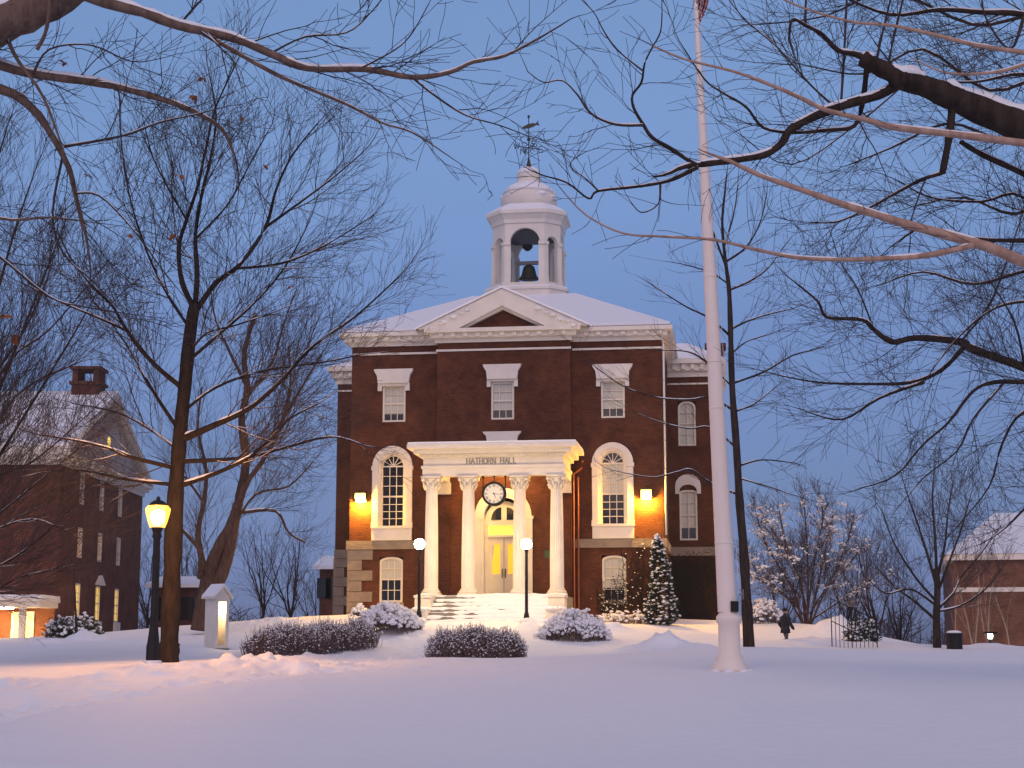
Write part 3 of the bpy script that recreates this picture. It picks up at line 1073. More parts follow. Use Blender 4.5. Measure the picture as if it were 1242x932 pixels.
for u in (-2.69, -1.09, 1.12, 2.70):
    cl = HB()
    v = FP + .32
    cl.lathe([(.295, 3.86), (.30, 3.95), (.295, 5.2), (.275, 6.8), (.245, 8.02), (.27, 8.03), (.27, 8.08)], (u, v), 40, 0, .05)
    co = cl.build('column', M['white'], hall)
    bs = HB()
    bs.box(u - .40, u + .40, v - .40, v + .40, 3.55, 3.68)
    bs.lathe([(.39, 3.68), (.41, 3.72), (.39, 3.77), (.34, 3.79), (.35, 3.83), (.31, 3.87)], (u, v), 24)
    bs.build('column_base', M['white'], co)
    cp = HB()
    cp.lathe([(.25, 8.08), (.26, 8.2), (.29, 8.36), (.36, 8.52), (.38, 8.56)], (u, v), 16)
    for ring_, (nn, z0, zz, r0) in enumerate(((8, 8.09, 8.30, .27), (8, 8.22, 8.46, .29))):
        for i in range(nn):
            t = 2 * PI * (i + .5 * ring_) / nn
            dx, dy = math.cos(t), math.sin(t)
            pts = [Vector((u + dx * r0, v + dy * r0, z0)), Vector((u + dx * (r0 + .04), v + dy * (r0 + .04), (z0 + zz) / 2)), Vector((u + dx * (r0 + .10), v + dy * (r0 + .10), zz)),
                   Vector((u + dx * (r0 + .12), v + dy * (r0 + .12), zz - .05))]
            cp.tube(pts, [.05, .06, .045, .02], 5)
    for sx in (-1, 1):
        for sy in (-1, 1):
            cx, cy = u + sx * .33, v + sy * .33
            cp.lathe([(.0, 8.42), (.07, 8.44), (.09, 8.5), (.07, 8.56), (0, 8.57)], (cx, cy), 8)
    cp.prism([(u - .40, 8.57), (u + .40, 8.57), (u + .43, 8.66), (u - .43, 8.66)], v - .43, v + .43)
    cp.build('capital', M['white'], co)
# pilasters on the wall behind
for u in (-2.69, 2.70):
    pl = HB()
    pl.box(u - .27, u + .27, PV - .14, PV - .003, 3.55, 8.1)
    pl.box(u - .36, u + .36, PV - .26, PV - .004, 8.1, 8.62)
    pl.build('pilaster', M['brick'], hall)
    pl = HB()
    pl.box(u - .38, u + .38, PV - .30, PV - .2605, 8.14, 8.655)
    pl.build('pilaster_capital', M['white'], hall)
# floor, steps and pedestals
fl = HB()
fl.box(-3.1, 3.1, FP - .12, PV, 2.0, 3.55)
n_st = 7
RIS = (3.55 - 2.30) / n_st
TR = .34
for i in range(n_st - 1):
    z = 3.55 - RIS * (i + 1)
    v1 = FP - .12 - TR * i
    fl.box(-2.45, 2.45 + .15, v1 - TR, v1, 1.8, z)
st = fl.build('steps', M['granite'], hall)
for u in (-2.78, 2.82):
    pd = HB()
    pd.box(u - .34, u + .34, FP - 1.1, FP - .121, 2.0, 3.46)
    pd.box(u - .38, u + .38, FP - 1.16, FP - .122, 3.46, 3.56)
    pd.box(u - .34, u + .34, FP - 1.9, FP - 1.162, 2.0, 2.95)
    po = pd.build('pedestal', M['white'], hall)
    ps = HB()
    rg = random.Random(int(u * 10))
    for i in range(14):
        ps.blob((u + rg.uniform(-.25, .25), FP - rg.uniform(.3, 1.0), 3.58), rg.uniform(.12, .25), rg, .3, 7, 4)
    for i in range(10):
        ps.blob((u + rg.uniform(-.2, .2), FP - rg.uniform(1.3, 1.9), 2.98), rg.uniform(.12, .3), rg, .4, 7, 4)
    ps.build('pedestal_snow', M['snowfine'], po)
ss = HB()
US = np.arange(-2.44, 2.61, .045)
for i in range(n_st):
    z = 3.55 - RIS * i
    ve = FP - .12 - TR * i
    vb = ve + TR - .004 if i else FP + .25
    sd = 20 + i * 3
    n1 = vnoise(US / .55 + 7 * i, US * 0 + .5, sd)
    n2 = vnoise(US / .16 + 3 * i, US * 0 + .5, sd + 1)
    side = np.clip((US + 1.6) / 1.6, 0, 1)
    th = np.clip(.045 + .05 * side + .06 * n1 + .035 * n2, .012, .2)
    dr_ = np.clip(RIS * (.30 + .38 * side + .95 * n1 + .55 * n2), 0, RIS * 1.0)
    ov = .012 + .03 * np.abs(n2) + .10 * dr_
    P_ = []
    for u_, t_, d_, o_ in zip(US, th, dr_, ov):
        P_ += [(u_, vb, z + t_ * 1.15), (u_, ve + .06, z + t_ * 1.05), (u_, ve - o_ * .6, z + t_ * .75), (u_, ve - o_ - .01, z - .002 - d_ * .4), (u_, ve - .003 - .6 * o_ * (d_ > .01), z - .004 - d_)]
    ss.add(P_, [(j * 5 + k, j * 5 + 5 + k, j * 5 + 6 + k, j * 5 + 1 + k) for j in range(len(US) - 1) for k in range(4)])
ss.build('step_snow', M['snowfine'], st, True)
# entrance: recessed arched doorway
dr = HB()
DV = PV + .42
dr.loop([(-1.28, 3.55), (-1.28, 7.14)] + arc(0, 7.14, 1.28, PI, 0, 16) + [(1.28, 7.14), (1.28, 3.55)],
        [(-.86, 3.55), (-.86, 7.14)] + arc(0, 7.14, .86, PI, 0, 16) + [(.86, 7.14), (.86, 3.55)], PV - .06, DV, False)
for s in (-1, 1):
    a, b = sorted((s * 1.36, s * .9))
    dr.box(a, b, PV - .12, PV + .02, 7.02, 7.16)
    a, b = sorted((s * 1.32, s * 1.0))
    dr.box(a, b, PV - .10, PV + .01, 3.55, 7.02)
    a, b = sorted((s * .86, s * .70))
    dr.box(a, b, DV - .2, DV - .02, 3.55, 6.95)
dr.box(-.86, .86, DV - .24, DV - .02, 6.78, 6.98)
dr.box(-.86, .86, DV - .23, DV - .02, 6.24, 6.34)
dr.prism([(-.86, 6.98)] + arc(0, 7.0, .86, PI, 0, 14) + [(.86, 6.98)], DV - .10, DV - .03)
drs = dr.build('door_surround', M['white'], hall)
for s in (-1, 1):
    fq = HB()
    c0 = s * .12
    pts = [(c0, 7.02)] + [(s * (.12 + .46 * math.sin(PI / 2 * i / 8)), 7.02 + .56 * math.cos(PI / 2 * i / 8)) for i in range(9)]
    fq.prism(pts, DV - .13, DV - .101)
    fq.build('fanlight_pane', M['glass'], drs)
    dl = HB()
    a, b = sorted((s * .012, s * .70))
    zs = [(3.57, 4.62), (5.95, 6.23)]
    dl.box(a, b, DV - .14, DV - .06, 3.57, 4.62)
    dl.box(a, b, DV - .14, DV - .06, 5.95, 6.23)
    for q in ((a, a + .16), (b - .16, b)):
        dl.box(q[0], q[1], DV - .14, DV - .06, 4.62, 5.95)
    dl.box(a + .16, b - .16, DV - .155, DV - .141, 3.8, 4.4)
    do = dl.build('door_leaf', M['cream'], hall)
    gp = HB()
    gp.box(a + .155, b - .155, DV - .10, DV - .08, 4.62, 5.95)
    gp.build('door_glass', M['inside'], do)
    hn = HB()
    hn.box(s * .07 - .02, s * .07 + .02, DV - .2, DV - .141, 4.45, 4.85)
    hn.build('door_handle', M['bronze'], do)
ck = HB()
ck.prism([(-.60, 5.93), (-.42, 5.93), (-.50, 5.35), (-.56, 5.05), (-.58, 4.9)], DV - .115, DV - .102)
ck.build('door_curtain', M['blind'], drs)
tr = HB()
tr.box(-.70, .70, DV - .12, DV - .09, 6.34, 6.78)
tr.build('transom_pane', M['transom'], drs)
pq = HB()
pq.box(1.85, 2.12, PV - .03, PV - .003, 5.3, 5.62)
pq.build('wall_plaque', M['plaque'], hall)
# downpipe on the right of the portico
dp = HB()
dp.tube([Vector((3.55, -.3, 9.6)), Vector((3.5, -.35, 9.3)), Vector((3.12, -.35, 9.0)), Vector((3.12, -.16, 8.4)), Vector((3.12, -.16, 2.9)), Vector((3.2, -.45, 2.6))], [.055] * 6, 8)
dp.tube([Vector((3.32, -.16, 8.9)), Vector((3.32, -.16, 2.7))], [.045] * 2, 8)
dp.build('downpipe', M['copper'], hall)
dp = HB()
dp.tube([Vector((7.2, -.12, 15.0)), Vector((7.2, -.12, 6.3))], [.05] * 2, 8)
dp.build('downpipe', M['white'], hall)

# --- lamps and clock hung on the hall
clock = thing('hanging_clock', hw(.02, FP + .30, 7.89), 'round white clock face with black rim hanging under the portico', 'clock', rz=-HA)
ck = MB()


def disc(mb, r0, r1, y0, y1, n=36):
    mb.loop([(r1 * math.cos(2 * PI * i / n), r1 * math.sin(2 * PI * i / n)) for i in range(n)], [(r0 * math.cos(2 * PI * i / n), r0 * math.sin(2 * PI * i / n)) for i in range(n)], y0, y1)


disc(ck, .42, .52, -.14, .14)
ck.build('rim', M['black'], clock)
ck = MB()
ck.prism([(.43 * math.cos(2 * PI * i / 36), .43 * math.sin(2 * PI * i / 36)) for i in range(36)], -.10, .10)
dl = ck.build('dial', M['dial'], clock)
nm = MB()
ROM = ['XII', 'I', 'II', 'III', 'IIII', 'V', 'VI', 'VII', 'VIII', 'IX', 'X', 'XI']
for i, sr in enumerate(ROM):
    t = PI / 2 - 2 * PI * i / 12
    er = Vector((math.cos(t), math.sin(t)))
    et = Vector((math.sin(t), -math.cos(t)))
    wd = sum({'I': .025, 'V': .045, 'X': .045}[q] for q in sr)
    o = -wd / 2
    for q in sr:
        qw = {'I': .025, 'V': .045, 'X': .045}[q]
        segs = {'I': [((.5, 0), (.5, 1))], 'V': [((0, 1), (.5, 0)), ((.5, 0), (1, 1))], 'X': [((0, 0), (1, 1)), ((0, 1), (1, 0))]}[q]
        for a, b in segs:
            A_ = er * (.29 + .10 * a[1]) + et * (o + a[0] * qw)
            B_ = er * (.29 + .10 * b[1]) + et * (o + b[0] * qw)
            d = (B_ - A_).normalized()
            n = Vector((-d.y, d.x)) * .005
            nm.prism([tuple(A_ - n), tuple(B_ - n), tuple(B_ + n), tuple(A_ + n)], -.108, -.101)
        o += qw
nm.build('numerals', M['black'], dl)
hn = MB()
for ang, L, w_, y in ((R(-6), .33, .012, -.115), (R(-68), .22, .017, -.119)):
    d = Vector((math.cos(ang), math.sin(ang)))
    n = Vector((-d.y, d.x)) * w_
    a, b = -d * .05, d * L
    hn.prism([tuple(a - n), tuple(b - n * .4), tuple(b + n * .4), tuple(a + n)], y - .004, y)
hn.build('clock_hands', M['black'], dl)
hr = MB()
for x in (-.48, 0, .48):
    z0 = .52 if x == 0 else .12
    hr.tube([Vector((x, 0, z0)), Vector((x, 0, .78))], [.025, .025], 6)
    hr.lathe([(.05, .72), (.05, .78)], (x, 0), 8)
hr.build('hanger_rods', M['black'], clock)

for u, lb in ((-6.55, 'yellow floodlight on the brick wall left of the portico, by the hall corner'), (6.35, 'yellow floodlight on the brick wall above the snowy conifer')):
    wl = thing('wall_lamp', hw(u, 0, 8.18), lb, 'lamp', 'floodlights on the hall front', -HA)
    b = MB()
    b.prismx([(-.002, -.2), (-.16, -.2), (-.3, .02), (-.26, .16), (-.002, .2)], -.24, .24)
    b.build('lamp_housing', M['bronze'], wl)
    b = MB()
    b.prismx([(-.02, -.30), (-.19, -.30), (-.36, -.02), (-.34, .10), (-.31, .04), (-.162, -.205), (-.02, -.205)], -.23, .23)
    b.build('lamp_lens', M['pack'], wl)
    pl = bpy.data.lights.new('lamp_light', 'POINT')
    pl.energy = 1400
    pl.color = (1.0, .50, .05)
    pl.shadow_soft_size = .12
    po_ = bpy.data.objects.new('lamp_light', pl)
    C.objects.link(po_)
    po_.parent = wl
    po_.location = (0, -.27, -.34)
sl = thing('wall_lamp', hw(9.5, 7.9, 5.0), 'small amber lamp on the side wall of the right wing', 'lamp', rz=-HA)
b = MB()
b.box(.002, .14, -.1, .1, .12, .22)
b.build('lamp_housing', M['bronze'], sl)
b = MB()
b.box(.003, .24, -.12, .12, -.14, .118)
b.build('lamp_lens', M['warmdot'], sl)
wl_ = bpy.data.lights.new('lamp_light', 'POINT')
wl_.energy = 1100
wl_.color = (1.0, .47, .10)
wl_.shadow_soft_size = .1
wo_ = bpy.data.objects.new('lamp_light', wl_)
C.objects.link(wo_)
wo_.parent = sl
wo_.location = (.55, -.1, -.1)
cl = thing('ceiling_lamp', hw(0, -1.9, 9.1), 'small warm ceiling lamp under the portico roof', 'lamp', rz=-HA)
b = MB()
b.box(-.12, .12, -.12, .12, .12, .198)
b.build('lamp_base', M['bronze'], cl)
b = MB()
b.lathe([(.0, -.1), (.16, -.06), (.19, .03), (.15, .118)], (0, 0), 14)
b.build('lamp_shade', M['softlamp'], cl)


# ------------------------------------------------------------------ street furniture
def globe_lamp(px, Y, label, gtop=660):
    p = at(px, gtop, Y)
    z0 = gz(p.x, p.y) - .05
    t = thing('globe_lamp', (p.x, p.y, z0), label, 'lamp', 'globe lamps at the portico steps')
    H = p.z - z0
    b = MB()
    b.lathe([(.17, 0), (.17, .25), (.12, .32), (.10, .5), (.065, .6), (.055, H - .35), (.08, H - .33), (.06, H - .28), (.11, H - .24), (.12, H - .2)], (0, 0), 14)
    b.build('post', M['black'], t)
    b = MB()
    b.lathe([(.02, -.21), (.12, -.185), (.19, -.1), (.215, 0), (.19, .1), (.12, .18), (.03, .21)], (0, 0), 18)
    g = b.build('globe', M['globe'], t, True)
    g.location = (0, 0, H)
    b = MB()
    rg = random.Random(int(px))
    for i in range(5):
        b.blob((rg.uniform(-.15, .15), rg.uniform(-.15, .15), .15), rg.uniform(.2, .3), rg, .8, 8, 5, .1)
    b.build('snow_cap', M['snowfine'], t, True)
    return t


globe_lamp(509, 65.3, 'globe lamp on a black post left of the portico steps')
globe_lamp(638.5, 64.2, 'globe lamp on a black post in front of the steps, snow heaped at its foot')
# street lamp by the big tree
p = at(185, 807, 35)
SLZ = gz(p.x, p.y) - .08
sl = thing('street_lamp', (p.x, p.y, SLZ), 'tall black street lamp with glowing amber lantern beside the big tree', 'lamp')
H = at(186, 640, 35).z - SLZ
b = MB()
b.lathe([(.17, 0), (.17, .18), (.15, .22), (.15, .5), (.13, .6), (.09, .95), (.105, .98), (.085, 1.02), (.078, H - .25), (.11, H - .2), (.09, H - .12), (.13, H - .02), (.14, H)], (0, 0), 20, 0, .06)
b.build('post', M['black'], sl)
b = MB()
b.lathe([(.165, H), (.21, H + .12), (.26, H + .3), (.275, H + .40), (.22, H + .47)], (0, 0), 16)
b.build('lantern_glass', M['lantern'], sl, True)
b = MB()
b.lathe([(.03, H + .05), (.11, H + .10), (.15, H + .22), (.13, H + .33), (.03, H + .38)], (0, 0), 12)
b.build('lamp_bulb', M['bulb'], sl, True)
b = MB()
b.lathe([(.205, H + .472), (.17, H + .53), (.09, H + .585), (.04, H + .60), (.05, H + .64), (.0, H + .69)], (0, 0), 16)
b.build('lantern_cap', M['black'], sl, True)
b = MB()
b.lathe([(.178, .12), (.20, .17), (.172, .21)], (0, 0), 20)
b.build('snow_band', M['snowfine'], sl, True)

# lit white kiosk
p = at(262, 786, 52)
kz = gz(p.x, p.y) - .05
kk = thing('lantern_kiosk', (p.x, p.y, kz), 'white box kiosk with gabled roof and a lit glass niche in the snow', 'kiosk', rz=R(48))
S = .27
b = MB()
b.box(-S, S, -S, -S + .05, 0, 1.72)         # front frame pieces are cut below
b = MB()
b.box(-S, S, S - .05, S, .08, 1.72)
b.box(-S, -S + .05, -S, S - .05, .08, 1.72)
b.box(S - .05, S, -S, S - .05, .08, 1.72)
b.box(-S + .05, -S + .12, -S, -S + .05, .08, 1.72)
b.box(S - .12, S - .05, -S, -S + .05, .08, 1.72)
b.box(-S + .12, S - .12, -S, -S + .05, 1.55, 1.72)
b.box(-S + .12, S - .12, -S, -S + .05, .08, .18)
b.prism([(-S, 1.72), (S, 1.72), (0, 2.0)], -S, S)
b.build('kiosk_body', M['white'], kk)
b = MB()
b.box(-S - .03, S + .03, -S - .03, S + .03, -.1, .08)
b.build('plinth', M['granite'], kk)
b = MB()
b.loop([(-S - .1, 1.64), (0, 2.0), (S + .1, 1.64)], [(-S - .1, 1.70), (0, 2.06), (S + .1, 1.70)], -S - .08, S + .08, False)
ro_ = b.build('roof', M['white'], kk)
b = MB()
b.loop([(-S - .09, 1.703), (0, 2.063), (S + .09, 1.703)], [(-S - .09, 1.75), (0, 2.12), (S + .09, 1.75)], -S - .07, S + .07, False)
b.build('roof_snow', M['snow'], ro_)
b = MB()
b.box(-.07, .07, -.2, -.1, 1.15, 1.5)
b.build('niche_lamp', M['niche'], kk)

# flagpole
p = at(886, 815, 30)
fz = gz(p.x, p.y) - .05
fp_ = thing('flagpole', (p.x, p.y, fz), 'tall white tapered flagpole with flared base standing in the snow', 'flagpole')
top = at(838, -110, 30)
dxy = Vector((top.x - p.x, 0, top.z - fz))
LH = dxy.z
lean = dxy.x / LH


def PP(t):
    return Vector((lean * t * LH, 0, t * LH))


def PR(t):
    return max(.028, .185 - .128 * t - .09 * max(0, t - .5))


b = MB()
ts = [0.075 + .925 * i / 24 for i in range(25)]
b.tube([PP(t) for t in ts], [PR(t) for t in ts], 20)
b.build('pole', M['polew'], fp_, True)
b = MB()
b.lathe([(.33, .02), (.33, .10), (.27, .2), (.24, .27), (.24, .31), (.20, .36), (.20, .9), (.235, .95), (.235, 1.03), (.19, 1.08), (.186, 1.12)], (-.01, 0), 24)
bo = b.build('pole_base', M['polew'], fp_, True)
b = MB()
rg = random.Random(2)
for i in range(7):
    a = i * .9
    b.blob((.3 * math.cos(a), .3 * math.sin(a), .03), .12, rg, .5)
b.build('base_snow', M['snowfine'], bo, True)
b = MB()
q = at(886, 735, 30)
b.box(q.x - p.x - .02, q.x - p.x + .12, -.22, -.08, q.z - fz - .11, q.z - fz + .08)
b.build('control_box', M['black'], fp_)
b = MB()
b.box(.17, .26, -.16, -.12, 1.42, 1.45)
b.tube([Vector((.245, -.14, 1.34)), Vector((.235, -.14, 1.43)), Vector((.245, -.14, 1.53))], [.012, .016, .012], 6)
b.build('cleat', M['grey'], fp_)
b = MB()
for t_ in (.16, .33, .5, .67, .84):
    c_ = PP(t_)
    r_ = PR(t_)
    b.lathe([(r_ * .98, c_.z - .03), (r_ + .006, c_.z - .025), (r_ + .006, c_.z + .025), (r_ * .98, c_.z + .03)], (c_.x, c_.y), 20)
b.build('pole_collars', M['polew'], fp_, True)
b = MB()
b.tube([Vector((.205, -.05, 1.0)), PP(.5) + Vector((.15, -.05, 0)), PP(.98) + Vector((.07, -.03, 0))], [.006] * 3, 4)
b.build('halyard', M['flagw'], fp_)
# limp flag hanging on the pole: only its foot reaches into the picture
fl0 = at(842, 28, 30)
flag = thing('flag', (fl0.x, fl0.y, fl0.z), 'limp red and white striped flag hanging at the top of the pole', 'flag')
strip = {'red': MB(), 'white': MB(), 'blue': MB()}
hgt = 1.9
for i in range(13):
    s0 = i / 13
    key = 'red' if i % 2 == 0 else 'white'
    cols = 5
    for r_ in range(14):
        z0, z1 = hgt * r_ / 14, hgt * (r_ + 1) / 14

        def fpnt(s, z):
            wv_ = .10 + .22 * min(1, (z + .05) / .8)
            lo = .34 * s ** 1.2
            return (.0 + wv_ * s * (1 + .25 * math.sin(z * 5)), .07 * math.sin(s * 17 + z * 1.5) * min(1, z / .3 + .2), z + .42 * (1 - s) * max(0, 1 - z / .7) * .9)
        k2 = 'blue' if (z0 > 1.0 and i < 7) else key
        strip[k2].add([fpnt(s0, z0), fpnt(s0 + 1 / 13, z0), fpnt(s0 + 1 / 13, z1), fpnt(s0, z1)], [(0, 1, 2, 3)])
fm = {'red': 'red', 'white': 'flagw', 'blue': 'flagb'}
for k_, nm_ in (('red', 'red_stripes'), ('white', 'white_stripes'), ('blue', 'blue_canton')):
    o = strip[k_].build(nm_, M[fm[k_]], flag, True)
    sm = o.modifiers.new('s', 'SOLIDIFY')
    sm.thickness = .006

# trash can, railing, wall light by the right building
p = at(1158, 789, 59)
z0 = gz(p.x, p.y) - .15
tc = thing('trash_can', (p.x, p.y, z0), 'dark round trash can with snow on its lid near the tan building', 'trash can')
b = MB()
b.lathe([(.26, 0), (.28, .1), (.28, .62), (.30, .64), (.30, .70), (.27, .72)], (0, 0), 18)
b.build('can_body', M['black'], tc)
b = MB()
b.lathe([(.27, .722), (.25, .78), (.15, .81), (.02, .82)], (0, 0), 18)
b.build('snow_cap', M['snowfine'], tc, True)

p0, p1 = at(1009, 776, 62), at(1064, 782, 60)
rl = thing('iron_railing', (p0.x, p0.y, p0.z - .2), 'black iron stair railing sticking out of the snow bank', 'railing')
b = MB()
q = p1 - p0
N = 11
hts = [1.75 - .075 * i for i in range(N + 1)]
for i in range(N + 1):
    t = i / N
    x, y, z = q.x * t, q.y * t, 0
    r_ = .026 if i in (0, 5, N) else .016
    b.tube([Vector((x, y, z - .1)), Vector((x, y, hts[i] + (.06 if r_ > .02 else 0)))], [r_, r_], 4)
b.build('railing_bars', M['black'], rl)
b = MB()
for dz in (0, -.85):
    b.tube([Vector((q.x * i / N, q.y * i / N, hts[i] + dz)) for i in range(N + 1)], [.017] * (N + 1), 4)
b.build('handrail', M['black'], rl)

# ------------------------------------------------------------------ trees
class Tree:
    def __init__(s, name, base, label, cat='tree', seed=1, group=None, thr=.03, minr=.004, barkm='bark', twigm='twig'):
        s.root = thing(name, base, label, cat, group)
        s.o = Vector(base)
        s.rng = random.Random(seed)
        s.big, s.thin, s.sn = MB(), MB(), MB()
        s.thr, s.minr = thr, minr
        s.bm, s.tm = barkm, twigm
        s.snow_r, s.snow_p = .010, .85
        s.snow_o, s.snow_k = .75, .78
        s.n = 0

    def poly(s, pts, rad, snow=True):
        L = [p - s.o for p in pts]
        s.n += 1
        if rad[0] >= s.thr:
            s.big.tube(L, rad, 9 if rad[0] > .08 else 6)
        else:
            s.thin.tube(L, rad, 4 if rad[0] > s.minr * 3 else 3)
        if not snow:
            return
        # snow lying along the top of the branch
        run, rr = [], []

        def flush():
            if len(run) > 1:
                rr[0] *= .3
                rr[-1] *= .3
                s.sn.tube(run, rr, 4 if rad[0] < .03 else 6)
            run.clear()
            rr.clear()
        for i in range(len(L)):
            d = L[min(i + 1, len(L) - 1)] - L[max(i - 1, 0)]
            dz = abs(d.z) / max(d.length, 1e-6)
            if rad[i] > s.snow_r and dz < .80 and s.rng.random() < s.snow_p:
                k = (1 - .55 * dz)
                run.append(L[i] + Vector((0, 0, rad[i] * s.snow_o)))
                rr.append(max(rad[i] * s.snow_k * k * s.rng.uniform(.75, 1.12), .003))
            else:
                flush()
        flush()

    def grow(s, p, d, L, r, lev, P):
        rng = s.rng
        n = max(3, min(12, int(L / P['seg'])))
        st = L / n
        pts, rad = [p.copy()], [r]
        d = d.normalized()
        wig = P['wig']
        for i in range(n):
            d = d + Vector((rng.gauss(0, wig), rng.gauss(0, wig), rng.gauss(0, wig) + P['up']))
            d.normalize()
            p = p + d * st
            pts.append(p.copy())
            rad.append(max(s.minr, r * (1 - .75 * (i + 1) / n)))
            if lev > 0 and i < n - 1 + (lev > 1):
                k = P['kids'] * st
                c = int(k) + (rng.random() < k - int(k))
                for _ in range(c):
                    s.kid(p, d, L * (1 - .5 * (i + 1) / n), rad[-1], lev, P)
        s.poly(pts, rad, r > s.snow_r)

    def kid(s, p, d, L, r, lev, P):
        rng = s.rng
        a = rng.uniform(P['a0'], P['a1'])
        ax = Vector((rng.gauss(0, 1), rng.gauss(0, 1), rng.gauss(0, 1)))
        ax = (ax - d * ax.dot(d))
        if ax.length < 1e-4:
            return
        nd = d * math.cos(a) + ax.normalized() * math.sin(a)
        nd.z += P.get('lift', 0)
        l2 = L * rng.uniform(P['r0'], P['r1'])
        if l2 < P['minL']:
            l2 = P['minL'] * rng.uniform(.8, 1.3)
        s.grow(p, nd, l2, max(s.minr, min(r * .65, l2 * P['rk'])), lev - 1, dict(P, kids=P['kids'] * P['kk']))

    def limb(s, px, Y0, Y1, w0, w1, P=None, first=.15, lev=2, Lk=None, dj=.5, seg=None):
        """a branch traced along photo pixels, running from Y0 to Y1 metres away"""
        rng = s.rng
        n = len(px)
        base = []
        for i, (x, y) in enumerate(px):
            t = i / (n - 1)
            yy = Y0 + (Y1 - Y0) * t + (rng.uniform(-dj, dj) if 0 < i else 0)
            base.append(at(x, y, yy))
        # catmull-rom resample
        pts = []
        K = 4
        for i in range(n - 1):
            a = base[max(i - 1, 0)]
            b = base[i]
            c = base[i + 1]
            e = base[min(i + 2, n - 1)]
            for k in range(K):
                t = k / K
                pts.append(.5 * ((2 * b) + (c - a) * t + (2 * a - 5 * b + 4 * c - e) * t * t + (3 * b - a - 3 * c + e) * t ** 3))
        pts.append(base[-1])
        m = len(pts)
        rad = []
        for i in range(m):
            t = i / (m - 1)
            rad.append((w0 + (w1 - w0) * t ** .8) * .5 * pts[i].y / FPX * (1 + rng.uniform(-.09, .09)))
        s.poly(pts, rad)
        if P:
            tot = sum((pts[i + 1] - pts[i]).length for i in range(m - 1))
            L0 = Lk if Lk else tot * .5
            acc = 0
            for i in range(1, m):
                st = (pts[i] - pts[i - 1]).length
                acc += st
                if acc / tot < first:
                    continue
                k = P['kids'] * st
                c = int(k) + (rng.random() < k - int(k))
                d = (pts[i] - pts[i - 1]).normalized()
                for _ in range(c):
                    q = pts[i - 1].lerp(pts[i], rng.random())
                    s.kid(q, d, L0 * (1 - .45 * acc / tot) * 1.4, rad[i], lev, P)
            if rad[-1] < .022:
                s.grow(pts[-1], (pts[-1] - pts[-2]).normalized(), L0 * .5, rad[-1], min(lev, 2), P)
        return pts

    def done(s):
        print('TREE', s.root.name, s.n)
        tr_ = s.big.build('trunk', M[s.bm], s.root, True)
        cr_ = s.thin.build('crown', M[s.tm], s.root)
        if s.sn.v or s.sn.T:
            s.sn.build('branch_snow', M['snowfine'], s.root, True)
        return s.root


def auto_tree(T, base, H, spread, r0, P, n_lead=5, lev=3, fork=.35, lean=(0, 0)):
    """a whole bare tree grown without tracing"""
    rng = T.rng
    fz_ = fork * H
    pts = [base + Vector((lean[0] * t, lean[1] * t, fz_ * t)) + Vector((rng.gauss(0, .02) * H * t, rng.gauss(0, .02) * H * t, 0)) * .3 for t in [i / 5 for i in range(6)]]
    rad = [r0 * (1 - .3 * i / 5) for i in range(6)]
    rad[0] *= 1.25
    T.poly(pts, rad)
    for k in range(n_lead):
        a = 2 * PI * (k + rng.uniform(-.3, .3)) / n_lead
        t = rng.uniform(.55, 1)
        p = pts[-1].lerp(pts[2], 1 - t) if k else pts[-1]
        sp = spread * rng.uniform(.6, 1.0) if k else .1
        d = Vector((math.cos(a) * sp, math.sin(a) * sp, 1)).normalized()
        T.grow(p, d, H * (1 - fork) * rng.uniform(.75, 1.0), r0 * rng.uniform(.4, .6), lev, P)


PN = dict(r0=.5, r1=.95, seg=.055, wig=.13, up=.006, kids=9.5, kk=1.3, a0=.35, a1=.95, minL=.18, rk=.0085, lift=.05)      # near overhanging branches
PM = dict(r0=.5, r1=.9, seg=.22, wig=.075, up=.03, kids=2.9, kk=1.25, a0=.3, a1=.7, minL=.55, rk=.0075, lift=.18)          # trees across the lawn
PF = dict(r0=.4, r1=.72, seg=.6, wig=.11, up=.04, kids=1.5, kk=1.1, a0=.35, a1=.85, minL=.8, rk=.009, lift=.15)

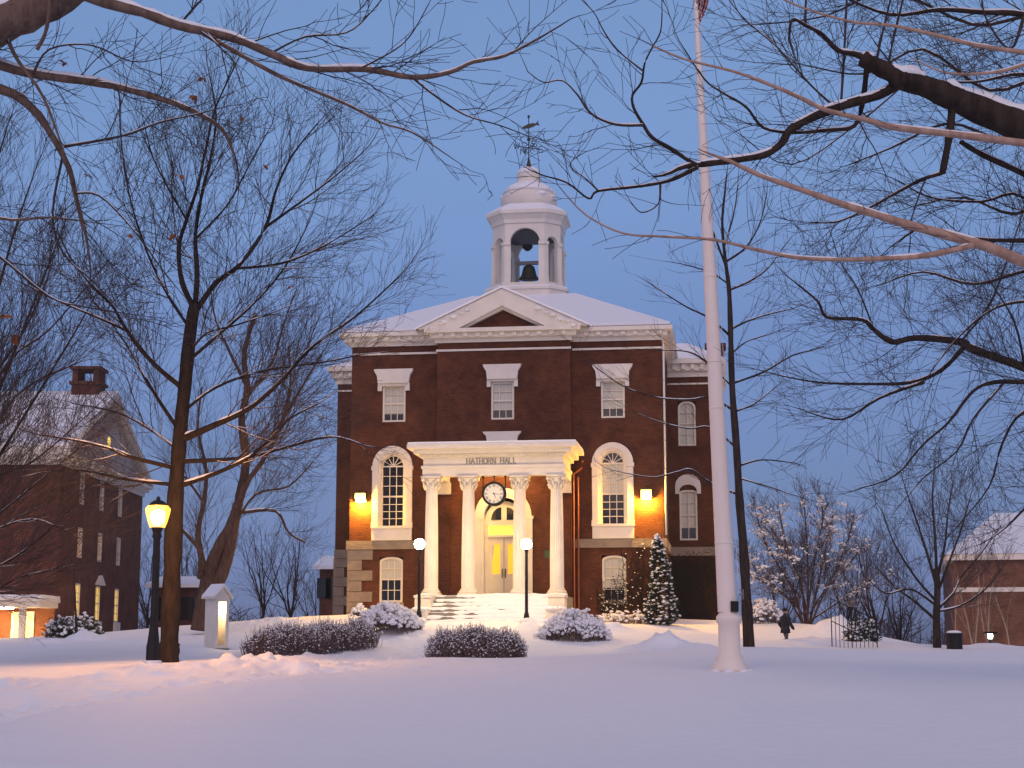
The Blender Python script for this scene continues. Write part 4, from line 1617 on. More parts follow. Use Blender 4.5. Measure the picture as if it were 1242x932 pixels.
# -- T1: the big tree beside the street lamp
b0 = at(204, 803, 38.6)
T = Tree('bare_tree', (b0.x, b0.y, gz(b0.x, b0.y)), 'large bare tree with snow lined limbs right beside the amber street lamp', seed=11, barkm='barkd')
T.snow_o, T.snow_k = .85, .9
T.snow_r = .007
pxs = [(203, 812), (205, 790), (209, 690), (213, 600), (218, 530), (224, 470), (231, 400), (237, 368)]
T.limb(pxs, 38.6, 38.6, 26, 14, dj=.05)
T.limb([(203, 812), (204, 800), (206, 780)], 38.6, 38.6, 33, 23, dj=0)
for px, w0, w1, y1 in [
    ([(236, 375), (221, 343), (217, 300), (226, 268), (240, 225), (252, 170), (262, 130), (285, 80)], 8, 1.6, 36),
    ([(237, 370), (239, 330), (237, 285), (246, 230), (256, 190), (262, 140), (255, 95)], 8, 1.6, 38),
    ([(236, 380), (262, 343), (290, 322), (322, 276), (335, 230), (355, 188), (385, 150)], 8, 1.6, 36),
    ([(322, 276), (365, 245), (405, 215), (440, 185)], 4, 1.4, 36),
    ([(285, 326), (340, 320), (390, 300), (440, 270)], 4, 1.4, 38),
    ([(220, 470), (190, 445), (166, 418), (150, 395), (136, 371), (110, 345), (85, 312), (72, 285)], 7, 1.6, 35),
    ([(155, 402), (120, 386), (72, 366), (30, 345)], 4, 1.4, 34),
    ([(217, 522), (194, 488), (176, 458), (158, 425), (130, 385)], 6, 1.6, 39),
    ([(213, 568), (160, 555), (134, 545), (100, 536), (50, 528)], 7, 1.6, 35),
    ([(209, 588), (150, 581), (100, 571), (60, 572)], 5, 1.5, 38),
    ([(221, 533), (260, 516), (302, 496), (338, 465), (380, 420), (430, 385), (485, 335)], 9, 1.6, 35.5),
    ([(218, 560), (290, 556), (340, 545), (400, 530), (440, 540)], 6, 1.5, 39),
    ([(217, 590), (260, 575), (300, 556), (330, 530), (352, 508), (385, 490)], 7, 1.6, 36),
    ([(226, 440), (270, 402), (310, 366), (345, 325), (370, 280)], 5, 1.5, 39),
    ([(228, 430), (250, 405), (285, 395), (330, 380)], 4, 1.4, 35),
    ([(231, 400), (205, 360), (180, 310), (160, 250), (150, 200)], 5, 1.5, 39),
    ([(227, 268), (205, 230), (185, 190), (175, 150)], 3, 1.3, 36),
    ([(237, 290), (275, 250), (300, 205), (325, 160)], 3.5, 1.3, 38),
    ([(215, 545), (180, 520), (140, 500), (90, 490)], 4, 1.3, 39),
    ([(222, 500), (262, 470), (320, 450), (390, 440), (440, 430)], 4.5, 1.4, 40),
]:
    T.limb(px, 38.6, y1 + 1.6, w0, w1, dict(PM, kids=3.1, lift=.09, a1=.85), lev=3, Lk=2.3)
T.done()

# -- T2: leaning double-stemmed tree behind
b0 = at(246, 752, 62)
T = Tree('bare_tree', (b0.x, b0.y, gz(b0.x, b0.y)), 'forked bare tree with reddish leaning stems behind the white kiosk', seed=23, barkm='bark2')
T.limb([(243, 765), (250, 715), (262, 672), (280, 640), (288, 612)], 62, 62, 24, 12, dj=.1)
T.limb([(246, 760), (262, 712), (275, 680), (284, 635), (291, 603), (298, 560), (293, 510), (300, 470), (296, 430), (310, 380)], 62, 62, 20, 5, PM, lev=2, Lk=2.6, first=.45)
T.limb([(243, 700), (243, 670), (232, 655), (218, 640)], 62, 60, 9, 3, PM, lev=2, Lk=2)
for px, w0, w1 in [([(288, 615), (300, 585), (318, 560), (340, 520), (352, 470), (350, 420)], 9, 2), ([(250, 700), (240, 650), (247, 610), (250, 570), (240, 520), (245, 470)], 9, 2),
                   ([(298, 560), (330, 530), (360, 480), (390, 430)], 6, 2), ([(300, 470), (280, 430), (262, 390), (255, 350)], 5, 1.5), ([(292, 622), (334, 620), (350, 646), (370, 658)], 5, 2),
                   ([(300, 480), (330, 440), (345, 390), (360, 350)], 5, 1.5), ([(283, 640), (310, 600), (350, 590), (380, 560)], 4, 1.5), ([(247, 610), (225, 580), (200, 560)], 4, 1.5)]:
    T.limb(px, 62, 62 + T.rng.uniform(-2, 2), w0, w1, PM, lev=3, Lk=2.4)
T.done()

# -- T3: slim tree behind the flagpole
b0 = at(908, 784, 45)
T = Tree('bare_tree', (b0.x, b0.y, gz(b0.x, b0.y)), 'slim straight bare tree right behind the flagpole', seed=31)
T.limb([(909, 795), (906, 740), (902, 670), (897, 610), (893, 540), (888, 470), (886, 400), (884, 350), (879, 310), (876, 270), (879, 235), (882, 208)], 45, 45, 15, 1.3, PM, lev=2, Lk=1.3, first=.75, dj=.05)
for px, w0, w1 in [([(886, 408), (860, 386), (830, 371), (790, 345)], 3.5, 1.3), ([(889, 470), (860, 442), (835, 427), (800, 425)], 3.5, 1.3), ([(881, 325), (866, 285), (852, 250), (850, 225)], 3.5, 1.3),
                   ([(889, 465), (925, 452), (960, 432), (985, 425)], 3.5, 1.3), ([(886, 400), (906, 390), (930, 382), (960, 375)], 3, 1.2), ([(885, 352), (910, 341), (932, 325), (950, 300)], 3.2, 1.2),
                   ([(880, 318), (905, 300), (922, 270), (930, 235)], 3.2, 1.2), ([(897, 565), (925, 558), (965, 562)], 3, 1.2), ([(893, 500), (862, 483), (835, 485), (800, 483), (768, 474), (745, 462), (722, 445)], 3.2, 1),
                   ([(895, 545), (862, 519), (835, 520), (797, 511), (770, 500)], 3, 1), ([(900, 602), (862, 586), (838, 570), (820, 573), (790, 579), (740, 570)], 3.5, 1),
                   ([(887, 430), (905, 415), (935, 405)], 2.6, 1.2), ([(884, 345), (860, 330), (825, 320)], 2.8, 1.2), ([(878, 300), (890, 260), (895, 225)], 2.6, 1.2), ([(896, 580), (930, 590), (960, 600)], 2.4, 1.1),
                   ([(890, 500), (915, 490), (940, 470)], 2.8, 1.2)]:
    T.limb(px, 45, 45 + T.rng.uniform(-1.5, 1.5), w0, w1, PM, lev=2, Lk=1.4)
T.done()

# -- N1: tree left of the camera whose limbs hang into the picture
NY = 8.0
b0 = Vector((-4.6, 8.6, 0))
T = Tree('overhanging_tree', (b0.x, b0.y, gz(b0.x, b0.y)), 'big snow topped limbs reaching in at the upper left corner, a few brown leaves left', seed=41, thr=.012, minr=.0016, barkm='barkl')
T.snow_r, T.snow_p = .004, .96
T.snow_o, T.snow_k = .74, .86
tb = T.o
fk = at(-330, 150, 8.4)
T.poly([tb + Vector((0, 0, -.2)), tb + Vector((.05, 0, .9)), tb.lerp(fk, .5), fk], [.36, .27, .24, .21], False)
T.poly([fk, at(-380, -150, 8.6), at(-300, -500, 8.8), at(-330, -800, 9)], [.17, .13, .1, .06])
T.limb([(-330, 160), (-200, 118), (-60, 62), (0, 30), (60, 4), (118, -32), (190, -80), (260, -160)], 8.4, 8, 72, 30, dj=.05)
T.limb([(70, -22), (113, -2), (173, 15), (217, 31), (282, 46), (330, 66), (374, 83), (443, 84), (500, 94), (545, 88), (575, 75), (612, 68), (655, 46)], 8, 7.6, 17, 3, PN, first=.3, lev=2, Lk=.62, dj=.08)
T.limb([(500, 94), (530, 118), (565, 140), (605, 152), (640, 165)], 7.7, 7.6, 4, 1.3, PN, lev=2, Lk=.45, dj=.05)
T.limb([(246, 40), (282, 61), (342, 94), (419, 126), (463, 149), (500, 161), (545, 190)], 7.9, 7.7, 7, 1.5, PN, lev=2, Lk=.4, dj=.05)
T.limb([(-330, 130), (-150, 70), (-40, 70), (36, 89), (121, 101), (177, 115), (225, 131), (268, 156), (285, 190)], 8.4, 8.3, 20, 3, PN, first=.4, lev=2, Lk=.6, dj=.08)
T.limb([(-300, 140), (-120, 85), (0, 108), (40, 133), (60, 160), (77, 190), (87, 214), (93, 240), (105, 290), (110, 330)], 8.3, 8.6, 17, 2, PN, first=.4, lev=2, Lk=.6, dj=.08)
T.limb([(10, 50), (22, 74), (52, 117), (76, 181), (87, 225), (100, 280)], 8, 8.4, 6, 1.6, PN, lev=2, Lk=.5, dj=.08)
T.limb([(78, 178), (149, 165), (193, 149), (238, 139), (280, 128)], 8.5, 8.2, 5, 1.5, PN, lev=2, Lk=.5, dj=.08)
T.limb([(120, 100), (143, 108), (146, 161), (152, 205), (161, 241)], 8.2, 8.2, 3, 1.2, PN, lev=1, Lk=.35, dj=.05)
T.limb([(90, 235), (121, 238), (161, 278), (193, 322), (215, 350)], 8.5, 8.5, 3.5, 1.2, PN, lev=2, Lk=.4, dj=.05)
T.limb([(76, 190), (64, 258), (76, 306), (113, 342), (140, 370)], 8.5, 8.5, 3.5, 1.2, PN, lev=2, Lk=.4, dj=.05)
T.limb([(-60, 230), (0, 265), (60, 264), (110, 270)], 8.4, 8.5, 6, 1.5, PN, lev=2, Lk=.5, dj=.05)
T.limb([(-60, 270), (0, 312), (60, 360), (100, 372), (150, 380)], 8.4, 8.6, 5, 1.3, PN, lev=2, Lk=.5, dj=.05)
T.limb([(45, 60), (55, 40), (60, 10), (58, -20)], 8.1, 8.1, 6, 4, dj=.02)
T.limb([(40, 90), (60, 60), (110, 55), (160, 75), (200, 70)], 8.2, 8.1, 4, 1.2, PN, lev=2, Lk=.5, dj=.05)
T.limb([(217, 31), (250, -5), (300, -40)], 8, 7.9, 4, 2, PN, lev=2, Lk=.5, dj=.05)
T.limb([(330, 64), (370, 45), (420, 40), (450, 15), (470, -10)], 7.8, 7.7, 4, 1.2, PN, lev=2, Lk=.5, dj=.05)
T.limb([(440, 82), (480, 60), (500, 40), (520, 5)], 7.7, 7.6, 3.5, 1.2, PN, lev=2, Lk=.45, dj=.05)
T.done()
lf = MB()
for i, (x, y, r_) in enumerate([(238, 116, .028), (79, 76, .022), (218, 212, .022), (155, 286, .02), (212, 285, .022), (321, 200, .018), (107, 212, .016), (246, 95, .02), (295, 143, .016), (14, 409, .03), (6, 383, .024), (160, 252, .018), (352, 348, .012)]):
    c = at(x, y, 8.2) - T.o
    for k in range(3):
        a = Vector((T.rng.uniform(-1, 1), T.rng.uniform(-1, 1), T.rng.uniform(-1, .3))).normalized()
        b_ = a.cross(Vector((T.rng.uniform(-1, 1), T.rng.uniform(-1, 1), 1))).normalized()
        n_ = a.cross(b_) * .25
        lf.add([tuple(c), tuple(c + a * r_ * .8 + b_ * r_ * .7), tuple(c + a * r_ * 1.9 + n_ * r_), tuple(c + a * r_ * .8 - b_ * r_ * .7)], [(0, 1, 2), (0, 2, 3)])
lf.build('dead_leaves', M['leaf'], T.root)

# -- N2: tree right of the camera
b0 = Vector((5.4, 9.6, 0))
T = Tree('overhanging_tree', (b0.x, b0.y, gz(b0.x, b0.y)), 'snow topped oak limbs and pale pink lit branches reaching in at the upper right', seed=52, thr=.012, minr=.0016)
T.snow_r, T.snow_p = .004, .96
T.snow_o, T.snow_k = .74, .84
tb = T.o
fk = at(1660, 330, 9.3)
T.poly([tb + Vector((0, 0, -.2)), tb + Vector((-.05, 0, .9)), tb.lerp(fk, .55), fk], [.40, .30, .27, .25], False)
T.poly([tb.lerp(fk, .9), fk, at(1640, 50, 9.4), at(1600, -300, 9.4), at(1620, -700, 9.4)], [.255, .235, .16, .12, .07])
T.limb([(1660, 330), (1520, 270), (1400, 215), (1290, 178), (1242, 155), (1190, 134), (1141, 113), (1112, 102), (1085, 96)], 9.3, 9, 62, 24, PN, first=.55, lev=2, Lk=.7, dj=.05)
T.limb([(1095, 96), (1070, 84), (1046, 71)], 9, 8.95, 24, 21, dj=.0)
T.limb([(1050, 72), (1038, 66), (1016, 61), (997, 42), (977, 31), (961, 24), (957, 48)], 8.95, 8.8, 9, 3, PN, lev=1, Lk=.4, dj=.04)
T.limb([(977, 31), (977, 10), (980, -30)], 8.9, 8.9, 5, 3, dj=.02)
T.limb([(1090, 100), (1067, 115), (1016, 130), (980, 145), (958, 158), (948, 174), (929, 187), (900, 193), (861, 198), (842, 201)], 9, 8.8, 14, 8, PN, first=.2, lev=2, Lk=.55, dj=.05)
T.limb([(843, 200), (814, 181), (791, 167), (780, 151), (769, 132), (767, 116), (778, 100), (782, 77), (791, 58), (801, 39), (803, 15)], 8.8, 8.6, 6, 1.5, PN, lev=2, Lk=.45, dj=.05)
T.limb([(780, 152), (746, 151), (717, 138), (701, 116), (682, 98), (659, 100), (640, 87)], 8.7, 8.6, 4.5, 1.3, PN, lev=2, Lk=.35, dj=.04)
T.limb([(781, 87), (749, 61), (733, 39), (720, 15), (700, -5)], 8.6, 8.6, 3, 1.2, PN, lev=2, Lk=.4, dj=.04)
T.limb([(846, 203), (820, 216), (801, 222), (769, 227), (725, 232), (714, 241), (688, 222), (659, 213), (640, 205)], 8.8, 8.6, 6, 1.3, PN, lev=2, Lk=.35, dj=.04)
T.limb([(725, 231), (708, 215), (695, 206), (693, 196), (711, 184)], 8.6, 8.6, 2.5, 1.2, PN, lev=1, Lk=.3, dj=.02)
T.limb([(801, 224), (798, 248), (778, 258), (765, 245)], 8.7, 8.7, 3, 1.2, PN, lev=1, Lk=.35, dj=.02)
T.limb([(1051, 84), (1048, 113), (1042, 142), (1032, 155), (1003, 158), (964, 161), (926, 155), (905, 130), (877, 113), (855, 97), (830, 60)], 9.1, 8.9, 8, 1.6, PN, lev=2, Lk=.5, dj=.06)
T.limb([(1020, 127), (1024, 64), (1027, 0), (1030, -40)], 9, 9, 4.5, 3, PN, lev=2, Lk=.5, dj=.05)
T.limb([(1009, 127), (985, 105), (961, 78), (940, 55), (900, 20), (870, -20)], 9, 8.8, 4, 1.5, PN, lev=2, Lk=.5, dj=.05)
T.limb([(1155, 130), (1151, 168), (1143, 210)], 9.1, 9.1, 12, 9, dj=.02)
T.limb([(1143, 210), (1116, 219), (1080, 238), (1051, 254), (1016, 269), (985, 270)], 9.1, 9.2, 6, 1.5, PN, lev=2, Lk=.55, dj=.05)
T.limb([(1165, 172), (1190, 187), (1242, 211), (1300, 240)], 9.3, 9.4, 6, 9, PN, lev=2, Lk=.5, dj=.05)
for (x, yb) in ((1060, 90), (1075, 92)):
    T.limb([(x, yb), (x + 8, 50), (x + 20, 0), (x + 28, -40)], 9, 9, 4, 2, PN, lev=2, Lk=.5, dj=.05)
T.limb([(1300, 40), (1242, 18), (1190, 15), (1140, 12), (1080, 18), (1020, -5)], 9.4, 9.2, 10, 3, PN, lev=2, Lk=.6, dj=.05)
T.limb([(1242, 20), (1225, 60), (1195, 20), (1190, -20)], 9.3, 9.3, 5, 2, PN, lev=2, Lk=.5, dj=.05)
T.limb([(1300, 110), (1242, 90), (1180, 100), (1120, 95), (1085, 80), (1060, 50)], 9.6, 9.6, 5, 1.6, PN, lev=2, Lk=.6, dj=.05)
T.limb([(1300, 280), (1242, 292), (1158, 287), (1120, 275), (1080, 300)], 9.6, 9.6, 8, 1.6, PN, lev=2, Lk=.6, dj=.05)
T.limb([(1300, 330), (1242, 240), (1190, 245), (1130, 240), (1090, 220)], 9.6, 9.6, 5, 1.6, PN, lev=2, Lk=.6, dj=.05)
T.limb([(1100, 100), (1040, 150), (960, 200), (900, 165)], 9.4, 9.4, 3, 1.4, PN, lev=2, Lk=.5, dj=.05)
T.done()

# -- N2b: small smooth branches in front, of a younger tree, lamp tint in the bark
b0 = Vector((4.4, 7.2, 0))
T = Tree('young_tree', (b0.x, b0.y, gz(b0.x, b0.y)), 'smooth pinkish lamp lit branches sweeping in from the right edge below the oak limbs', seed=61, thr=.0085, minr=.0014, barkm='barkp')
T.snow_r, T.snow_p = .005, .7
tb = T.o
fk = at(1640, 420, 7.2)
T.poly([tb + Vector((0, 0, -.2)), tb.lerp(fk, .5), fk, at(1650, 100, 7.3), at(1640, -300, 7.4)], [.11, .09, .075, .055, .03], False)
T.limb([(1640, 420), (1480, 385), (1340, 352), (1242, 318), (1196, 299), (1106, 274), (1067, 262), (1022, 248), (971, 230), (922, 213), (884, 195)], 7.2, 7, 20, 5, dict(PN, kids=7), first=.6, lev=1, Lk=.3, dj=.02)
T.limb([(1180, 298), (1124, 310), (1067, 314), (1007, 315), (962, 312), (917, 303), (865, 291), (800, 287), (755, 283), (712, 262), (685, 235)], 7.05, 6.9, 8, 1.5, PN, lev=1, Lk=.3, dj=.03)
T.limb([(1650, 250), (1450, 205), (1320, 186), (1242, 174), (1164, 164), (1087, 155), (1048, 145), (1003, 134), (971, 119), (939, 105), (890, 87), (830, 72), (790, 55)], 7.2, 7, 14, 2, PN, first=.5, lev=1, Lk=.35, dj=.02)
T.limb([(1650, 140), (1450, 95), (1320, 76), (1242, 64), (1183, 55), (1132, 42), (1080, 31), (1035, 27), (980, 12), (940, -5)], 7.3, 7.1, 10, 2, PN, first=.4, lev=1, Lk=.4, dj=.02)
T.limb([(1290, 62), (1225, 84), (1196, 89), (1164, 90), (1138, 86), (1105, 70)], 7.2, 7.2, 6, 1.5, PN, lev=1, Lk=.35, dj=.02)
T.done()

# -- N3: farther tree at the right edge, limbs drooping to the left
b0 = at(1400, 806, 27)
T = Tree('bare_tree', (b0.x, b0.y, gz(b0.x, b0.y)), 'wide bare tree at the right edge with long limbs drooping over the lawn', seed=71, thr=.028, minr=.0032)
T.limb([(1401, 850), (1395, 700), (1390, 560), (1370, 480), (1360, 380), (1370, 250), (1350, 120), (1370, -50)], 27, 27, 46, 10, PM, lev=2, Lk=2.2, first=.35, dj=.1)
for px, w0, w1, lk in [([(1372, 500), (1290, 468), (1242, 446), (1180, 424), (1165, 415), (1112, 410), (1082, 415), (1060, 400), (1045, 388), (1003, 385), (992, 366), (966, 344)], 15, 2, 1.5),
                       ([(1170, 420), (1142, 449), (1105, 464), (1052, 466), (992, 464), (943, 455)], 7, 1.5, 1.3),
                       ([(1120, 464), (1067, 483), (1022, 509), (980, 500)], 5, 1.5, 1.2),
                       ([(1370, 510), (1300, 468), (1242, 464), (1206, 464), (1180, 475), (1150, 513), (1120, 539), (1086, 577), (1045, 592)], 8, 1.5, 1.3),
                       ([(1362, 420), (1300, 370), (1242, 366), (1199, 378), (1157, 415), (1130, 450)], 6, 1.5, 1.3),
                       ([(1218, 464), (1180, 509), (1161, 547), (1120, 580), (1090, 615)], 4, 1.3, 1.2),
                       ([(1372, 480), (1300, 500), (1242, 500), (1215, 540), (1200, 590), (1160, 640)], 6, 1.3, 1.3),
                       ([(1380, 540), (1310, 560), (1260, 600), (1220, 640), (1190, 660)], 6, 1.3, 1.2),
                       ([(1365, 350), (1300, 320), (1240, 330), (1180, 345), (1120, 330), (1070, 345)], 7, 1.5, 1.5),
                       ([(1365, 300), (1290, 240), (1230, 260), (1170, 240), (1110, 250)], 7, 1.5, 1.5), ([(1365, 200), (1290, 150), (1220, 170), (1150, 150), (1080, 180), (1030, 200)], 7, 1.5, 1.6),
                       ([(1355, 120), (1280, 90), (1200, 110), (1120, 60), (1050, 90), (980, 80)], 7, 1.5, 1.6), ([(1360, 50), (1260, 20), (1180, 30), (1080, -10), (1000, 20), (920, 30)], 7, 1.5, 1.6),
                       ([(1060, 400), (1040, 350), (1020, 320), (1010, 290)], 3, 1.3, 1.2), ([(1165, 415), (1200, 370), (1220, 320), (1240, 260)], 4, 1.5, 1.2), ([(1242, 440), (1230, 390), (1200, 340)], 4, 1.5, 1.2)]:
    T.limb(px, 27, 27 + T.rng.uniform(-2, 2), w0, w1, dict(PM, kids=3.7, lift=.05, a1=.9), lev=3, Lk=lk)
T.done()

# -- left edge: two dense fine-twigged trees
b0 = at(-75, 800, 41)
b0.z = gz(b0.x, b0.y)
T = Tree('bare_tree', b0, 'dense fine twigged bare tree at the left edge, its trunk out of frame', seed=81, thr=.03)
T.snow_r = .007
PL = dict(PM, kids=4.0, kk=1.15, wig=.07, up=.02, a0=.2, a1=.6)
T.limb([(-75, 815), (-75, 740), (-72, 680), (-68, 620)], 41, 41, 24, 16, dj=.05)
for px, w0 in [([(-72, 660), (-40, 560), (0, 470), (40, 370), (75, 280)], 8), ([(-70, 640), (-45, 520), (-15, 400), (15, 290), (45, 200)], 8), ([(-70, 690), (-20, 640), (40, 590), (100, 540)], 6),
               ([(-68, 620), (-60, 480), (-40, 340), (-10, 220), (10, 150)], 9), ([(-72, 680), (-30, 600), (20, 520), (75, 430), (110, 370)], 7), ([(-72, 700), (-10, 690), (40, 660), (95, 610)], 5),
               ([(-68, 640), (-90, 500), (-110, 350), (-100, 220)], 8), ([(-70, 660), (-30, 500), (30, 400), (60, 330)], 6), ([(-72, 690), (-120, 600), (-180, 500), (-220, 380)], 7), ([(-72, 705), (-20, 720), (25, 700), (70, 690)], 4), ([(-70, 680), (-20, 590), (40, 560), (110, 500)], 5), ([(-70, 660), (-30, 570), (20, 480), (95, 440)], 6), ([(-70, 640), (-40, 540), (10, 440), (60, 400), (120, 330)], 6), ([(-72, 690), (-20, 650), (40, 630), (90, 650)], 4)]:
    T.limb(px, 41, 41 + T.rng.uniform(-3, 3), w0, 1.3, PL, lev=3, Lk=2.0, dj=.3)
T.done()

# -- T5 bare tree before the right building
b0 = at(1137, 788, 60)
T = Tree('bare_tree', (b0.x, b0.y, gz(b0.x, b0.y)), 'round crowned bare tree standing before the tan brick building', seed=91)
T.limb([(1137, 795), (1136, 750), (1137, 715), (1135, 690)], 60, 60, 10, 7, dj=.02)
P5 = dict(PM, kids=3.0, up=.05)
for px, w0, w1 in [([(1135, 752), (1106, 727), (1085, 712), (1065, 690)], 4, 1.2), ([(1137, 715), (1127, 680), (1116, 645), (1104, 610), (1096, 585)], 4.5, 1.2), ([(1136, 695), (1134, 650), (1131, 605), (1133, 570)], 4.5, 1.2),
                   ([(1138, 738), (1156, 720), (1166, 700), (1187, 675), (1205, 650)], 4, 1.2), ([(1137, 720), (1150, 685), (1165, 645), (1175, 610)], 4, 1.2), ([(1136, 730), (1110, 700), (1085, 660), (1072, 625)], 4, 1.2),
                   ([(1137, 700), (1146, 660), (1150, 620), (1155, 590)], 4, 1.2), ([(1136, 742), (1165, 735), (1195, 715), (1215, 690)], 3.5, 1.2), ([(1136, 735), (1105, 715), (1075, 720), (1055, 705)], 3.5, 1.2)]:
    T.limb(px, 60, 60 + T.rng.uniform(-2, 2), w0, w1, P5, lev=3, Lk=1.9)
T.done()

# -- T4 snow laden spreading tree
b0 = at(978, 754, 73)
T = Tree('snow_laden_tree', (b0.x, b0.y, gz(b0.x, b0.y)), 'low spreading tree thickly loaded with snow beside the hall wing', seed=101, barkm='bark2', twigm='twigf')
T.minr = .006
T.snow_r, T.snow_p = .005, .95
ends = []
P4 = dict(PM, r0=.4, r1=.72, wig=.11, a1=.85, kids=5.0, kk=1.3, up=.02, seg=.2, minL=.4)
for px, w0 in [([(974, 760), (962, 715), (940, 680), (925, 650), (918, 625)], 6), ([(977, 760), (972, 710), (955, 665), (945, 620)], 6), ([(979, 760), (980, 700), (978, 650), (975, 605)], 6), ([(981, 760), (992, 710), (1002, 665), (1010, 625)], 6),
               ([(983, 760), (1000, 720), (1025, 690), (1045, 665)], 5), ([(975, 760), (955, 725), (925, 700), (905, 675)], 5), ([(980, 755), (1010, 735), (1040, 715), (1065, 695)], 4), ([(978, 740), (965, 690), (935, 640), (920, 615)], 4),
               ([(980, 740), (988, 680), (998, 630), (995, 605)], 4), ([(978, 750), (950, 720), (915, 700), (900, 690)], 4), ([(982, 745), (1012, 695), (1030, 650), (1035, 625)], 4)]:
    pts = T.limb(px, 73, 73 + T.rng.uniform(-2.2, 1.5), w0 * .62, 1.3, P4, lev=3, Lk=1.7)
    ends += pts[len(pts) * 2 // 5:]
    ends += [p + Vector((T.rng.gauss(0, .5), T.rng.gauss(0, .6), T.rng.gauss(.1, .3))) for p in pts[len(pts) // 2:]]
for e in ends:
    left = e.x < at(1030, 640, 73).x
    if T.rng.random() < (.12 if left else .6):
        continue
    ax_ = Vector((T.rng.gauss(0, .34), T.rng.gauss(0, .34), T.rng.gauss(.02, .10)))
    for k in range(T.rng.randint(7, 22)):
        c = e - T.o + ax_ * T.rng.uniform(-1, 1) + Vector((T.rng.gauss(0, .05), T.rng.gauss(0, .08), T.rng.gauss(.0, .045)))
        T.sn.blob(c, T.rng.uniform(.02, .062), T.rng, .7, 6, 4, .4)
T.done()

# -- background trees (one kind copied)
bgs = []
for i in range(3):
    b0 = Vector((0, 0, 0))
    T = Tree('background_tree', b0, 'x', seed=110 + i, minr=.009, thr=.05, barkm='bark', twigm='twigf')
    T.snow_r = .05
    auto_tree(T, b0, 9.0, .55, .12, dict(PF, kids=1.15), 7, 3, .25)
    T.done()
    bgs.append(T.root)
BG = [(318, 95, 0, .78, 'small bare tree in the gap behind the hedge, nearer the kiosk'), (352, 100, 1, .85, 'bare tree in the gap left of the hall, middle one of three'),
      (384, 108, 2, .7, 'bare tree in the gap close to the left corner of the hall'), (226, 105, 1, .95, 'bare tree behind the small house, between the two big trunks'),
      (178, 104, 2, .9, 'bare tree beyond the corner of the left brick building'), (1062, 88, 0, .85, 'bare tree behind the iron railing'), (1092, 98, 1, .8, 'bare tree left of the tan building, behind the round crowned tree'),
      (1030, 92, 2, .9, 'bare tree behind the snow laden tree'), (945, 96, 1, .75, 'bare tree half hidden behind the slim tree and flagpole')]
for i, (px, Y, k, sc_, lb) in enumerate(BG):
    p = at(px, 780, Y)
    p.z = gz(p.x, p.y) - .1
    used = any(q[2] == k for q in BG[:i])
    if not used:
        r_ = bgs[k]
        r_.location = p
        r_.rotation_euler = (0, 0, i)
        r_.scale = (sc_,) * 3
        r_['label'] = lb
        r_['group'] = 'background bare trees'
    else:
        copy_thing(bgs[k], p, i * 1.3, sc_, lb, 'background bare trees')
# far wood: one mass of twiggy trunks along the skyline
fw = MB()
rg = random.Random(77)
for i in range(420):
    a = rg.uniform(-.42, .42)
    d = rg.uniform(170, 260)
    x, y = math.sin(a) * d, math.cos(a) * d
    Hh = rg.uniform(4, 9)
    z = gz(x, y)
    fw.tube([Vector((x, y, z)), Vector((x + rg.uniform(-.4, .4), y, z + Hh))], [.16, .03], 3)
    for k in range(16):
        t = rg.uniform(.15, .95)
        q = Vector((x, y, z + Hh * t))
        e = q + Vector((rg.gauss(0, 1.3), rg.gauss(0, 1.3), rg.uniform(.6, 2.2)))
        fw.tube([q, (q + e) / 2 + Vector((rg.gauss(0, .2), 0, 0)), e], [.06, .045, .02], 3)
tag(fw.build('far_wood', M['twigf'], None), 'distant mass of bare woodland along the skyline', 'woodland', kind='stuff')

# saplings and birches
def sapling(name, px, py, Y, topy, label, m, w=3.0, n=3, group=None, seed=1, spread=.25):
    b0 = at(px, py, Y)
    b0.z = gz(b0.x, b0.y)
    T = Tree(name, b0, label, 'tree', seed, group, .018, .006, m, 'twig' if m != 'birch' else 'birch')
    T.snow_r = 1
    Hh = at(px, topy, Y).z - b0.z
    for k in range(n):
        d = Vector((T.rng.uniform(-spread, spread), T.rng.uniform(-spread, spread), 1))
        T.grow(b0 + Vector((T.rng.uniform(-.1, .1), 0, -.1)), d, Hh * T.rng.uniform(.75, 1.05), w * .5 * Y / FPX, 2, dict(PM, kids=.9, kk=1.3, wig=.05, up=.03, a0=.2, a1=.5))
    return T.done()


sapling('sapling', 93, 785, 58, 690, 'thin sapling in the snow before the lit ground floor windows', 'bark', 3.5, 1, seed=121, spread=.03)
for i, (px, ty, Y, lb) in enumerate([(1182, 690, 66, 'pale leaning birch with two stems next to the trash can'), (1203, 700, 67, 'pale birch beside the small cool lamp at the tan wall'), (1159, 720, 66, 'slender pale birch directly behind the trash can'), (1224, 715, 68, 'slender birch nearest the right edge, at the tan wall')]):
    sapling('birch_sapling', px, 792, Y, ty, lb, 'birch', 2.2, 2 if i < 2 else 1, 'birches before the tan building', 130 + i, .15)


